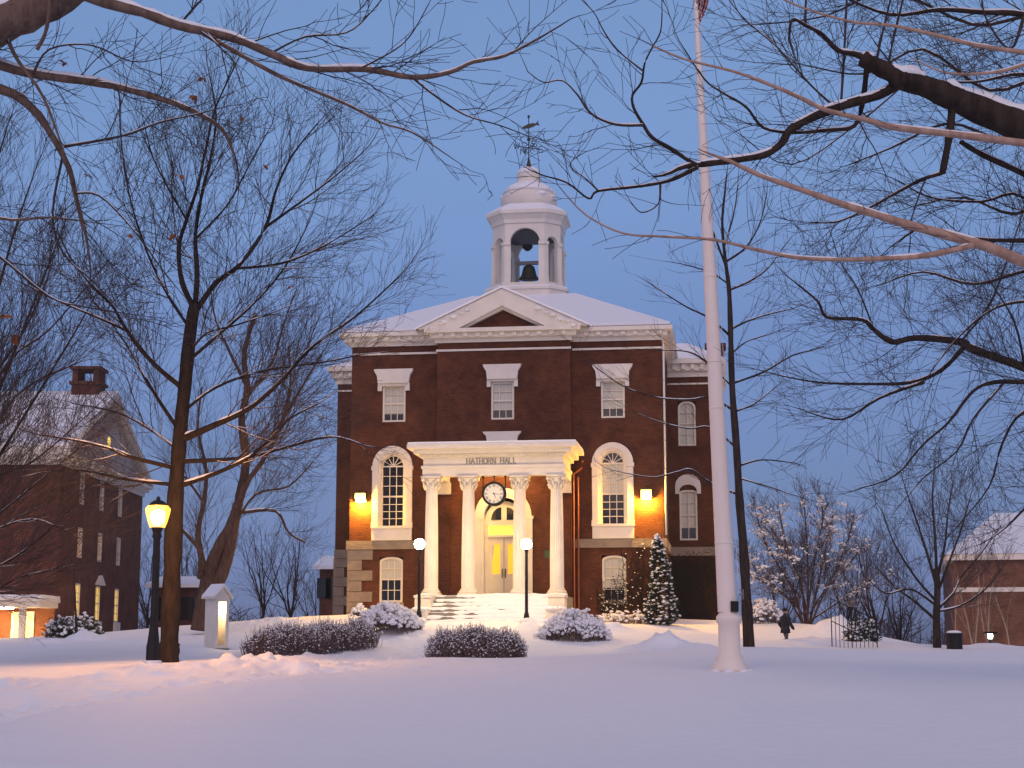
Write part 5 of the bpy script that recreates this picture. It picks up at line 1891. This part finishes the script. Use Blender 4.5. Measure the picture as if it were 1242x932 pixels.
# ------------------------------------------------------------------ hedges and bushes
def hedge(a, b, width, h, n, label, seed, snowf=.35):
    rg = random.Random(seed)
    z0 = min(gz(a.x, a.y), gz(b.x, b.y))
    t = thing('hedge', (a.x, a.y, z0), label, 'hedge', 'clipped hedges along the walk')
    tw, sn = MB(), MB()
    ax = Vector((b.x - a.x, b.y - a.y, 0))
    L = ax.length
    ax.normalize()
    nx_ = Vector((-ax.y, ax.x, 0))
    o = Vector((a.x, a.y, z0))
    for i in range(n):
        s, q = rg.random(), rg.uniform(-1, 1)
        e = min(1, min(s, 1 - s) * L / .5 + .25)
        prof = h * (1 - .28 * abs(q) ** 3) * (e ** .45) * (1 + .10 * math.sin(s * L * 2.1 + seed) + .06 * math.sin(s * L * 5.3))
        p = a + ax * (s * L) + nx_ * (q * width * .5)
        u0 = rg.uniform(0, .75)
        st_ = Vector((p.x, p.y, z0 - .1 + (_ga * (1 - s) + _gb * s - z0) + prof * u0))
        d = Vector((rg.gauss(0, .35), rg.gauss(0, .35), 1)).normalized()
        l = min(rg.uniform(.18, .5), prof * 1.12 - prof * u0 + .03)
        e1 = st_ + d * l
        mid_ = (st_ + e1) / 2 + Vector((rg.gauss(0, .02), rg.gauss(0, .02), 0))
        tw.tube([st_ - o, mid_ - o, e1 - o], [.009, .008, .004], 3)
        if rg.random() < snowf * (.35 + u0):
            sn.blob(e1 - o - d * rg.uniform(0, .1), rg.uniform(.012, .034), rg, .7, 5, 3, .3)
    tw.build('twigs', M['hedge'], t)
    sn.build('twig_snow', M['snowfine'], t)
    return t


def mkhedge(a, b, *r_):
    global _ga, _gb
    _ga, _gb = gz(a.x, a.y), gz(b.x, b.y)
    return hedge(a, b, *r_)


mkhedge(at(310, 800, 47), at(445, 788, 56), 1.0, .95, 5200, 'long clipped hedge of bare brown twigs between the kiosk and the steps', 3, 1.15)
mkhedge(at(521, 800, 52), at(633, 800, 52.6), 1.3, 1.12, 5200, 'squat clipped hedge of bare twigs in front of the steps', 5, 1.3)


def bush(name, px, py, Y, wpx, hpx, label, seed, leaf='hedge', snow=1.0, nt=900, cat='bush', rs=(.03, .095)):
    rg = random.Random(seed)
    c = at(px, py, Y)
    z0 = gz(c.x, c.y) - .08
    t = thing(name, (c.x, c.y, z0), label, cat)
    rx, h = wpx * .5 * Y / FPX, hpx * Y / FPX
    tw, sn = MB(), MB()
    for i in range(nt):
        a = rg.uniform(0, 2 * PI)
        q = math.sqrt(rg.random())
        x, y = rx * q * math.cos(a), rx * .8 * q * math.sin(a)
        top_ = h * math.sqrt(max(.03, 1 - q * q)) * rg.uniform(.4, 1.05) * (.78 + .3 * math.sin(a * 2 + seed) * q + .16 * math.sin(a * 5 + seed * 2) * q)
        d = Vector((x * .5 + rg.gauss(0, .3), y * .5 + rg.gauss(0, .3), 1)).normalized()
        p = Vector((x, y, top_ - .25))
        e = Vector((x, y, top_)) + d * .1
        if leaf == 'ever':
            for k in range(3):
                ee = e + Vector((rg.gauss(0, .1), rg.gauss(0, .1), rg.gauss(0, .1)))
                u = Vector((rg.gauss(0, 1), rg.gauss(0, 1), rg.gauss(0, .5))).normalized() * .07
                w_ = u.cross(Vector((rg.gauss(0, 1), 1, rg.gauss(0, 1)))).normalized() * .035
                tw.add([tuple(ee - u), tuple(ee + w_), tuple(ee + u), tuple(ee - w_)], [(0, 1, 2, 3)])
        tw.tube([p, (p + e) / 2 + Vector((rg.gauss(0, .04), rg.gauss(0, .04), 0)), e], [.011, .009, .005], 3)
        for _ in range(3):
            if rg.random() < snow * .62 * (1 if top_ > h * .4 else .55):
                sn.blob(e + Vector((rg.gauss(0, .07), rg.gauss(0, .07), rg.gauss(-.01, .05))), rg.uniform(*rs), rg, .75, 6, 4, .35)
    tw.build('foliage' if leaf == 'ever' else 'twigs', M[leaf], t)
    sn.build('twig_snow', M['snowfine'], t)
    return t


bush('bush', 470, 770, 62, 80, 33, 'brown bush under a heavy snow cover at the left of the steps', 11, 'hedge', 1.0, 1400, rs=(.03, .10))
bush('bush', 697, 778, 61, 82, 40, 'round bush capped with snow at the right of the steps', 12, 'hedge', 1.0, 1000)
bush('bush', 88, 778, 66, 64, 28, 'evergreen bush dusted with snow by the left building wall', 13, 'ever', .5, 500)
bush('bush', 1046, 784, 66, 36, 30, 'dark evergreen shrub with snow behind the iron railing', 14, 'ever', .4, 420)
bush('bush', 755, 752, 69.5, 60, 16, 'low brown shrubs in the snow under the right ground floor window', 15, 'hedge', .4, 300)
bush('bush', 925, 762, 72, 46, 36, 'snowy shrub lit orange beside the right wing of the hall', 16, 'hedge', .9, 420)
bush('bush', 436, 748, 70, 22, 14, 'tiny snowy shrub at the left corner of the hall', 17, 'hedge', .8, 120)

# conifer against the hall
rg = random.Random(19)
c = at(800, 754, 69.6)
z0 = gz(c.x, c.y) - .1
cf = thing('conifer', (c.x, c.y, z0), 'narrow cone shaped evergreen speckled with snow against the right corner', 'tree')
Hc = at(800, 648, 69.6).z - z0
tk = MB()
tk.tube([Vector((0, 0, 0)), Vector((.05, 0, Hc * .5)), Vector((-.02, 0, Hc * .97))], [.07, .05, .015], 6)
tk.build('trunk', M['bark'], cf)
fo, sn = MB(), MB()
for i in range(4200):
    t = rg.random() ** 1.25
    rmax = .80 * (1 - t) ** .75 * (1 + .14 * math.sin(t * 31)) * (1 + .12 * math.sin(t * 9 + 1)) * min(1, .55 + t * 4) + .05
    a = rg.uniform(0, 2 * PI)
    q = math.sqrt(rg.uniform(.25, 1))
    p = Vector((rmax * q * math.cos(a) + .10 * math.sin(t * 4), rmax * q * math.sin(a), Hc * (.03 + .96 * t)))
    u = Vector((math.cos(a), math.sin(a), rg.uniform(-.2, .8))).normalized() * rg.uniform(.05, .10)
    w_ = u.cross(Vector((rg.gauss(0, 1), rg.gauss(0, 1), rg.gauss(0, 1)))).normalized() * .035
    fo.add([tuple(p - u), tuple(p + w_), tuple(p + u), tuple(p - w_)], [(0, 1, 2, 3)])
    if rg.random() < .17 and q > .72:
        sn.blob(p + Vector((0, 0, .02)), rg.uniform(.03, .085), rg, .55, 6, 4, .35)
fo.build('foliage', M['ever'], cf)
sn.build('foliage_snow', M['snowfine'], cf)
# ivy on the right part of the hall front
iv = thing('climbing_ivy', hw(5.8, -.02, 2.9), 'bare ivy with snow flecks climbing the brick behind the conifer', 'ivy', rz=-HA)
vn, vs = MB(), MB()
for i in range(70):
    x0 = rg.uniform(-1.6, 1.15)
    pts = [Vector((x0, -.03, 0))]
    hgt_ = rg.uniform(.8, 3.4) * (1 if x0 > -.2 else .5)
    n = 9
    for k in range(n):
        pts.append(pts[-1] + Vector((rg.gauss(0, .12), 0, hgt_ / n)))
        if rg.random() < .5:
            q = pts[-1]
            for j in range(3):
                e = q + Vector((rg.gauss(0, .14), -.03, rg.gauss(0, .1)))
                w_ = Vector((rg.uniform(-.05, .05), -.03, rg.uniform(.02, .06)))
                vn.add([tuple(e), tuple(e + w_), tuple(e + Vector((.06, -.02, .02)))], [(0, 1, 2)])
            if rg.random() < .3:
                vs.blob(q + Vector((0, -.05, 0)), rg.uniform(.02, .05), rg, .5, 5, 3)
    pts = [Vector((max(-1.7, min(1.25, q.x)), q.y, q.z)) for q in pts]
    vn.tube(pts, [.014] * len(pts), 3)
vn.build('vines', M['ivy'], iv)
vs.build('vine_snow', M['snowfine'], iv)

iv = thing('climbing_ivy', hw(8.3, 7.08, 2.7), 'dark mat of bare ivy covering the base of the right wing', 'ivy', rz=-HA)
vn, vs = MB(), MB()
for i in range(170):
    x0 = rg.uniform(-1.15, 1.1)
    z1 = rg.uniform(.3, 3.1)
    p = Vector((x0, -.04, max(-.2, z1 - rg.uniform(.3, 1.4))))
    pts = [p]
    while pts[-1].z < z1 and len(pts) < 9:
        q = pts[-1] + Vector((rg.gauss(0, .10), 0, rg.uniform(.1, .3)))
        q.x = max(-1.18, min(1.15, q.x))
        pts.append(q)
        for j in range(5):
            e = q + Vector((rg.gauss(0, .10), -.02 - .05 * rg.random(), rg.gauss(0, .08)))
            vn.add([tuple(e), tuple(e + Vector((rg.uniform(-.06, .06), -.02, rg.uniform(.03, .08)))), tuple(e + Vector((.07, -.02, rg.uniform(-.03, .03))))], [(0, 1, 2)])
    if len(pts) > 1:
        vn.tube(pts, [.016] * len(pts), 3)
vn.build('vines', M['ivy'], iv)

# ------------------------------------------------------------------ left building
LB0 = at(75, 772, 76)
LZ = 1.2
EV = at(75, 550, 76).z
X1 = -21.4
lb = thing('brick_building', (X1, 76, LZ), 'dark brick building with white gable, snowy roof and lit ground floor windows at the left', 'building', rz=R(90))


def LB():
    return MB(LZ)


# local: u = world +Y (0..17), v = world -X (0..24)
hl = []
WU = [3.9, 7.8, 11.8]
rowz = [(8.4, 9.95), (5.75, 7.25), (2.7, 4.5)]
for u in WU:
    for a, b in rowz:
        hl.append((u - .5, u + .5, a, b))
w = LB()
wall_holes(w, 0, 17, 1.0, EV - .55, 0, hl)
w.quad((0, 0, 1), (0, 24, 1), (0, 24, EV - .55), (0, 0, EV - .55))
w.quad((17, 0, 1), (17, 24, 1), (17, 24, EV - .55), (17, 0, EV - .55))
lw = w.build('wall', M['brick2'], lb)
for u in WU:
    for k, (a, b) in enumerate(rowz):
        window(lb, LB, u, 0, a, b, .5, 0, 2, (2, 2), (0, 0), 'white', .08, 'winlit' if k == 2 else ('windim' if (k == 1 and u < 10) else 'glass'))
hd = LB()
u = WU[1]
hd.prism([(u - .75, 4.55), (u + .75, 4.55), (u, 5.05)], -.2, -.003)
hd.build('window_pediment', M['white'], lb)
hd = LB()
for u in WU:
    hd.box(u - .6, u + .6, -.1, -.003, 1.9, 2.69)
hd.build('window_apron', M['white'], lb)
c = LB()
for z0, z1, o in ((EV - .55, EV - .3, .1), (EV - .3, EV - .1, .3), (EV - .1, EV + .05, .5)):
    c.box(-o, 17 + o, -o, 24, z0, z1)
c.build('cornice', M['white'], lb)
RZ = EV + 3.9
gb = LB()
gb.prism([(0.3, EV + .05), (16.7, EV + .05), (8.5, RZ - .15)], -.05, .2)
gw = gb.build('gable_wall', M['gable'], lb)
gb = LB()
gb.prism([(8.5 + .26 * math.cos(2 * PI * i / 16), EV + 1.6 + .26 * math.sin(2 * PI * i / 16)) for i in range(16)], -.09, -.052)
gb.build('round_window', M['winlit'], gw)
gb = LB()
gb.loop([(-.5, EV + .05), (8.5, RZ), (17.5, EV + .05)], [(-.5, EV + .3), (8.5, RZ + .25), (17.5, EV + .3)], -.5, 24, False)
ro_ = gb.build('roof', M['white'], lb)
gb = LB()
gb.loop([(-.45, EV + .303), (8.5, RZ + .253), (17.45, EV + .303)], [(-.45, EV + .45), (8.5, RZ + .42), (17.45, EV + .45)], -.46, 24, False)
gb.build('roof_snow', M['snow'], ro_)
q = at(107, 481, 84.5)
vx = -(q.x - X1)
ch = LB()
ch.box(8.5 - .7, 8.5 + .7, vx - .72, vx + .72, RZ - .6, q.z + .55)
ch.box(8.5 - .82, 8.5 + .82, vx - .84, vx + .84, q.z + .55, q.z + .7)
for (a, b_) in ((-.7, -.4), (.4, .7)):
    ch.box(8.5 - .7, 8.5 + .7, vx + a, vx + b_, q.z + .7, q.z + 1.35)
ch.box(8.5 - .82, 8.5 + .82, vx - .84, vx + .84, q.z + 1.35, q.z + 1.5)
ch.build('chimney', M['brick2'], ro_)
# porch with lit doorway on the near face (u = 0, facing the camera)
pz0, pz1 = at(0, 783, 74).z, at(0, 737, 74).z
pc = LB()
xr, xl = -(at(48, 730, 73).x - X1), -(at(-60, 730, 73).x - X1)
pc.box(-3.0, -.003, xr, xl, pz1, pz1 + .25)
pc.box(-3.12, -.003, xr - .1, xl + .1, pz1 + .25, pz1 + .42)
po = pc.build('porch_roof', M['white'], lb)
pc = LB()
pc.box(-3.08, -.01, xr - .08, xl + .08, pz1 + .422, pz1 + .55)
pc.build('porch_snow', M['snow'], po)
for px in (27, -45):
    v = -(at(px, 750, 73.2).x - X1)
    pc = LB()
    pc.box(-2.9, -2.65, v - .14, v + .14, 1.2, pz1 - .002)
    pc.build('porch_post', M['white'], lb)
v0, v1 = -(at(38, 750, 75.9).x - X1), -(at(17, 750, 75.9).x - X1)
pc = LB()
pc.box(-.09, -.004, v0 - .12, v0, 1.3, pz1 - .15)
pc.box(-.09, -.004, v1, v1 + .12, 1.3, pz1 - .15)
pc.box(-.09, -.004, v0, v1, pz1 - .4, pz1 - .15)
pc.box(-.08, -.004, (v0 + v1) / 2 - .04, (v0 + v1) / 2 + .04, 1.3, pz1 - .4)
df = pc.build('door_frame', M['white'], lb)
pc = LB()
pc.box(-.05, -.006, v0, v1, 1.3, pz1 - .4)
pc.build('door_glass', M['doorlit'], df)
pc = LB()
pc.box(-2.2, -1.6, -(at(8, 740, 74).x - X1) - .2, -(at(-4, 740, 74).x - X1) + .3, pz1 - .06, pz1 - .003)
pc.build('soffit_lamp', M['softlamp'], lb)

# small house far behind, left of the hall
def house(px0, px1, ytop, yeave, Y, label, wallm):
    a, b = at(px0, yeave, Y), at(px1, yeave, Y)
    zt = at(px0, ytop, Y).z
    g0 = min(gz(a.x, Y), gz(b.x, Y)) - .5
    w_ = b.x - a.x
    t = thing('distant_house', (a.x, Y, g0), label, 'house')
    m_ = MB(g0)
    m_.box(0, w_, 0, 8, g0, a.z)
    m_.prismx([(0, a.z), (8, a.z), (4, zt - .1)], .02, w_ - .02)
    m_.build('wall', M[wallm], t)
    m_ = MB(g0)
    m_.prismx([(-.5, a.z - .05), (4, zt - .05), (8.5, a.z - .05), (8.5, a.z + .15), (4, zt + .2), (-.5, a.z + .15)], -.4, w_ + .4)
    m_.build('snowy_roof', M['snow'], t)
    m_ = MB(g0)
    for k in range(3):
        x = w_ * (k + .5) / 3
        m_.box(x - .45, x + .45, -.06, -.003, a.z - 1.9, a.z - .6)
    m_.build('window', M['glass'], t)
    return t


house(186, 236, 700, 712, 96, 'small brick house with snowy roof seen between the big trunks', 'brick2')
house(388, 420, 674, 690, 104, 'low house with snowy roof peeping out behind the left edge of the hall', 'brick2')

# ------------------------------------------------------------------ right building
RYD = 80
ra = at(1156, 680, RYD)
RB0 = -1.5
rb = thing('brick_building', (ra.x, RYD, RB0), 'low tan brick building with pale band and snowy hipped roof at the right', 'building', rz=R(-13))
RW = 24
zt = ra.z
m_ = MB(RB0)
m_.box(0, RW, 0, 16, RB0 - .5, zt)
m_.build('wall', M['brick3'], rb)
zb = at(1160, 716, RYD).z
m_ = MB(RB0)
m_.box(-.04, RW, -.06, -.003, zb - .1, zb + .12)
m_.build('string_course', M['white'], rb)
m_ = MB(RB0)
m_.box(-.3, RW, -.3, 16.3, zt, zt + .3)
m_.build('cornice', M['white'], rb)
zr = at(1190, 624, RYD + 7).z
m_ = MB(RB0)
m_.add([(-.35, -.35, zt + .302), (RW, -.35, zt + .302), (RW, 16.3, zt + .302), (-.35, 16.3, zt + .302), (2.5, 7, zr), (RW, 7, zr), (RW, 9, zr), (2.5, 9, zr)],
       [(0, 1, 5, 4), (1, 2, 6, 5), (2, 3, 7, 6), (3, 0, 4, 7), (4, 5, 6, 7), (0, 3, 2, 1)])
m_.build('roof_snow', M['snow'], rb)
q = at(1201, 772, 64)
wl = thing('path_lamp', (q.x, q.y, gz(q.x, q.y)), 'small cool white path lamp glowing among the birches', 'lamp')
hh = q.z - gz(q.x, q.y)
m_ = MB()
m_.tube([Vector((0, 0, -.1)), Vector((0, 0, hh - .12))], [.05, .05], 8)
m_.box(-.22, .22, -.2, .2, hh + .10, hh + .18)
m_.build('post', M['black'], wl)
m_ = MB()
m_.lathe([(.08, hh - .10), (.11, hh), (.10, hh + .098)], (0, 0), 10)
m_.build('lamp_glass', M['cool'], wl)

# ------------------------------------------------------------------ person walking
p = at(953, 780, 64)
pz = at(953, 742, 64).z - 1.60
pers = thing('person', (p.x, p.y, pz), 'person in a long dark coat walking along the dug out path', 'person', rz=R(25))
J = {'pelvis': (0, 0, .92), 'waist': (0, .0, 1.08), 'chest': (.0, .01, 1.30), 'neck': (.0, .02, 1.46), 'chin': (.02, .02, 1.52), 'skull': (.03, .02, 1.60),
     'hl': (0, .10, .88), 'kl': (.14, .10, .50), 'al': (.20, .10, .09), 'tl': (.34, .10, .05),
     'hr': (0, -.10, .88), 'kr': (-.04, -.10, .48), 'ar': (-.30, -.10, .16), 'tr': (-.22, -.10, .04),
     'sl': (0, .19, 1.38), 'el': (-.10, .25, 1.12), 'wl': (.06, .24, .90), 'gl': (.10, .23, .82), 'sr': (0, -.17, 1.38), 'er': (.06, -.25, 1.12), 'wr': (.22, -.22, .94), 'gr': (.27, -.21, .88)}
RD = {'pelvis': .16, 'waist': .14, 'chest': .16, 'neck': .06, 'chin': .075, 'skull': .10, 'hl': .10, 'kl': .062, 'al': .042, 'tl': .035, 'hr': .10, 'kr': .062, 'ar': .042, 'tr': .035,
      'sl': .075, 'el': .055, 'wl': .035, 'gl': .036, 'sr': .075, 'er': .055, 'wr': .035, 'gr': .036}
keys = list(J)
ed = [('pelvis', 'waist'), ('waist', 'chest'), ('chest', 'neck'), ('neck', 'chin'), ('chin', 'skull'), ('pelvis', 'hl'), ('hl', 'kl'), ('kl', 'al'), ('al', 'tl'), ('pelvis', 'hr'), ('hr', 'kr'), ('kr', 'ar'), ('ar', 'tr'),
      ('chest', 'sl'), ('sl', 'el'), ('el', 'wl'), ('wl', 'gl'), ('chest', 'sr'), ('sr', 'er'), ('er', 'wr'), ('wr', 'gr')]
me = bpy.data.meshes.new('body')
me.from_pydata([J[k] for k in keys], [(keys.index(a), keys.index(b)) for a, b in ed], [])
body = bpy.data.objects.new('body', me)
C.objects.link(body)
body.parent = pers
sk = body.modifiers.new('skin', 'SKIN')
sv = me.skin_vertices[0].data
for i, k in enumerate(keys):
    sv[i].radius = (RD[k], RD[k])
sv[0].use_root = True
ss_ = body.modifiers.new('sub', 'SUBSURF')
ss_.levels = ss_.render_levels = 1
me.materials.append(M['trouser'])
m_ = MB()
m_.lathe([(.20, .76), (.19, .88), (.16, 1.02), (.165, 1.1), (.195, 1.3), (.18, 1.40), (.09, 1.46), (.075, 1.49)], (0, 0), 14)
m_.build('coat', M['coat'], pers, True)
m_ = MB()
for s in (1, -1):
    a, b_, c_ = (J['sl'], J['el'], J['wl']) if s > 0 else (J['sr'], J['er'], J['wr'])
    m_.tube([Vector(a), Vector(b_), Vector(c_)], [.09, .075, .058], 8)
m_.build('sleeves', M['coat'], pers, True)
m_ = MB()
m_.lathe([(.085, 1.60), (.108, 1.63), (.112, 1.67), (.09, 1.72), (.03, 1.745)], (.01, .02), 12)
m_.build('hair', M['hair'], pers, True)
m_ = MB()
m_.lathe([(.045, 1.49), (.06, 1.52), (.088, 1.56), (.094, 1.60), (.09, 1.62)], (.035, .02), 12)
m_.blob((.132, .02, 1.575), .022, random.Random(1), 1.2)
m_.build('face', M['skin'], pers, True)

# ------------------------------------------------------------------ dusk haze
hz = MB()
hz.box(-3200, 3200, -700, 4200, -9, 34)
hm = bpy.data.materials.new('haze')
hm.use_nodes = True
hm.node_tree.nodes.remove(hm.node_tree.nodes['Principled BSDF'])
pv = hm.node_tree.nodes.new('ShaderNodeVolumePrincipled')
pv.inputs['Color'].default_value = (.8, .85, .95, 1)
pv.inputs['Density'].default_value = .00045
pv.inputs['Anisotropy'].default_value = .3
hm.node_tree.links.new(pv.outputs[0], hm.node_tree.nodes['Material Output'].inputs['Volume'])
ho = hz.build('haze', hm)
tag(ho, kind='stuff')

# ------------------------------------------------------------------ sky, light, camera
w = bpy.data.worlds.new('World')
SC.world = w
w.use_nodes = True
nt = w.node_tree
bg = nt.nodes['Background']
sky = nt.nodes.new('ShaderNodeTexSky')
sky.sky_type = 'NISHITA'
sky.sun_disc = False
SUN_EL, SUN_ROT = R(38), R(180)
sky.sun_elevation = SUN_EL
sky.sun_rotation = SUN_ROT
sky.ozone_density = 6
sky.dust_density = 0
tc = nt.nodes.new('ShaderNodeTexCoord')
sp = nt.nodes.new('ShaderNodeSeparateXYZ')
nt.links.new(tc.outputs['Generated'], sp.inputs[0])
cr = nt.nodes.new('ShaderNodeValToRGB')
el = cr.color_ramp.elements
SKYK = 1.0
# evens the daylight sky out into a flat dusk blue, by height above the horizon
stops = [(0.0, (.12, .155, .37)), (.04, (.185, .195, .37)), (.091, (.275, .255, .355)), (.192, (.505, .435, .51)), (.291, (.86, .735, .735)), (.40, (1.16, .99, .92)), (1.0, (1.16, .99, .92))]
while len(el) < len(stops):
    el.new(.5)
for e, (pp_, c_) in zip(el, stops):
    e.position = pp_
    e.color = (*[q * SKYK for q in c_], 1)
nt.links.new(sp.outputs[2], cr.inputs[0])
ns = nt.nodes.new('ShaderNodeTexNoise')
ns.inputs['Scale'].default_value = 3.5
ns.inputs['Detail'].default_value = 3
mpn = nt.nodes.new('ShaderNodeMapping')
mpn.inputs['Scale'].default_value = (1, 1, 3.5)
nt.links.new(tc.outputs['Generated'], mpn.inputs[0])
nt.links.new(mpn.outputs[0], ns.inputs['Vector'])
mrn = nt.nodes.new('ShaderNodeMapRange')
mrn.inputs['To Min'].default_value = .93
mrn.inputs['To Max'].default_value = 1.07
nt.links.new(ns.outputs[0], mrn.inputs[0])
scn = nt.nodes.new('ShaderNodeVectorMath')
scn.operation = 'SCALE'
nt.links.new(cr.outputs[0], scn.inputs[0])
nt.links.new(mrn.outputs[0], scn.inputs['Scale'])
mul = nt.nodes.new('ShaderNodeMix')
mul.data_type = 'RGBA'
mul.blend_type = 'MULTIPLY'
mul.inputs[0].default_value = 1
nt.links.new(sky.outputs[0], mul.inputs[6])
nt.links.new(scn.outputs[0], mul.inputs[7])
nt.links.new(mul.outputs[2], bg.inputs[0])
bg.inputs[1].default_value = .15
sun = bpy.data.lights.new('sun', 'SUN')
sun.energy = 1.45
sun.angle = R(70)
sun.color = (1.0, .63, .44)
so = bpy.data.objects.new('sun', sun)
C.objects.link(so)
so.rotation_euler = (R(90) - SUN_EL, 0, 0)

cam = bpy.data.cameras.new('camera')
cam.sensor_width = 36
cam.lens = FPX / 1242 * 36
cam.clip_start = .1
cam.clip_end = 6000
co = bpy.data.objects.new('camera', cam)
C.objects.link(co)
co.location = (0, 0, EYE)
co.rotation_euler = (R(90) + TILT, 0, 0)
SC.camera = co
vs_ = SC.view_settings
vs_.view_transform = 'Standard'
vs_.look = 'None'
vs_.exposure = 0
vs_.gamma = 1
SC.render.film_transparent = False
SC.cycles.use_denoising = True
SC.cycles.max_bounces = 6
SC.cycles.diffuse_bounces = 3
SC.cycles.glossy_bounces = 2
SC.cycles.transmission_bounces = 2
SC.cycles.sample_clamp_indirect = 6
SC.cycles.caustics_reflective = False
SC.cycles.caustics_refractive = False
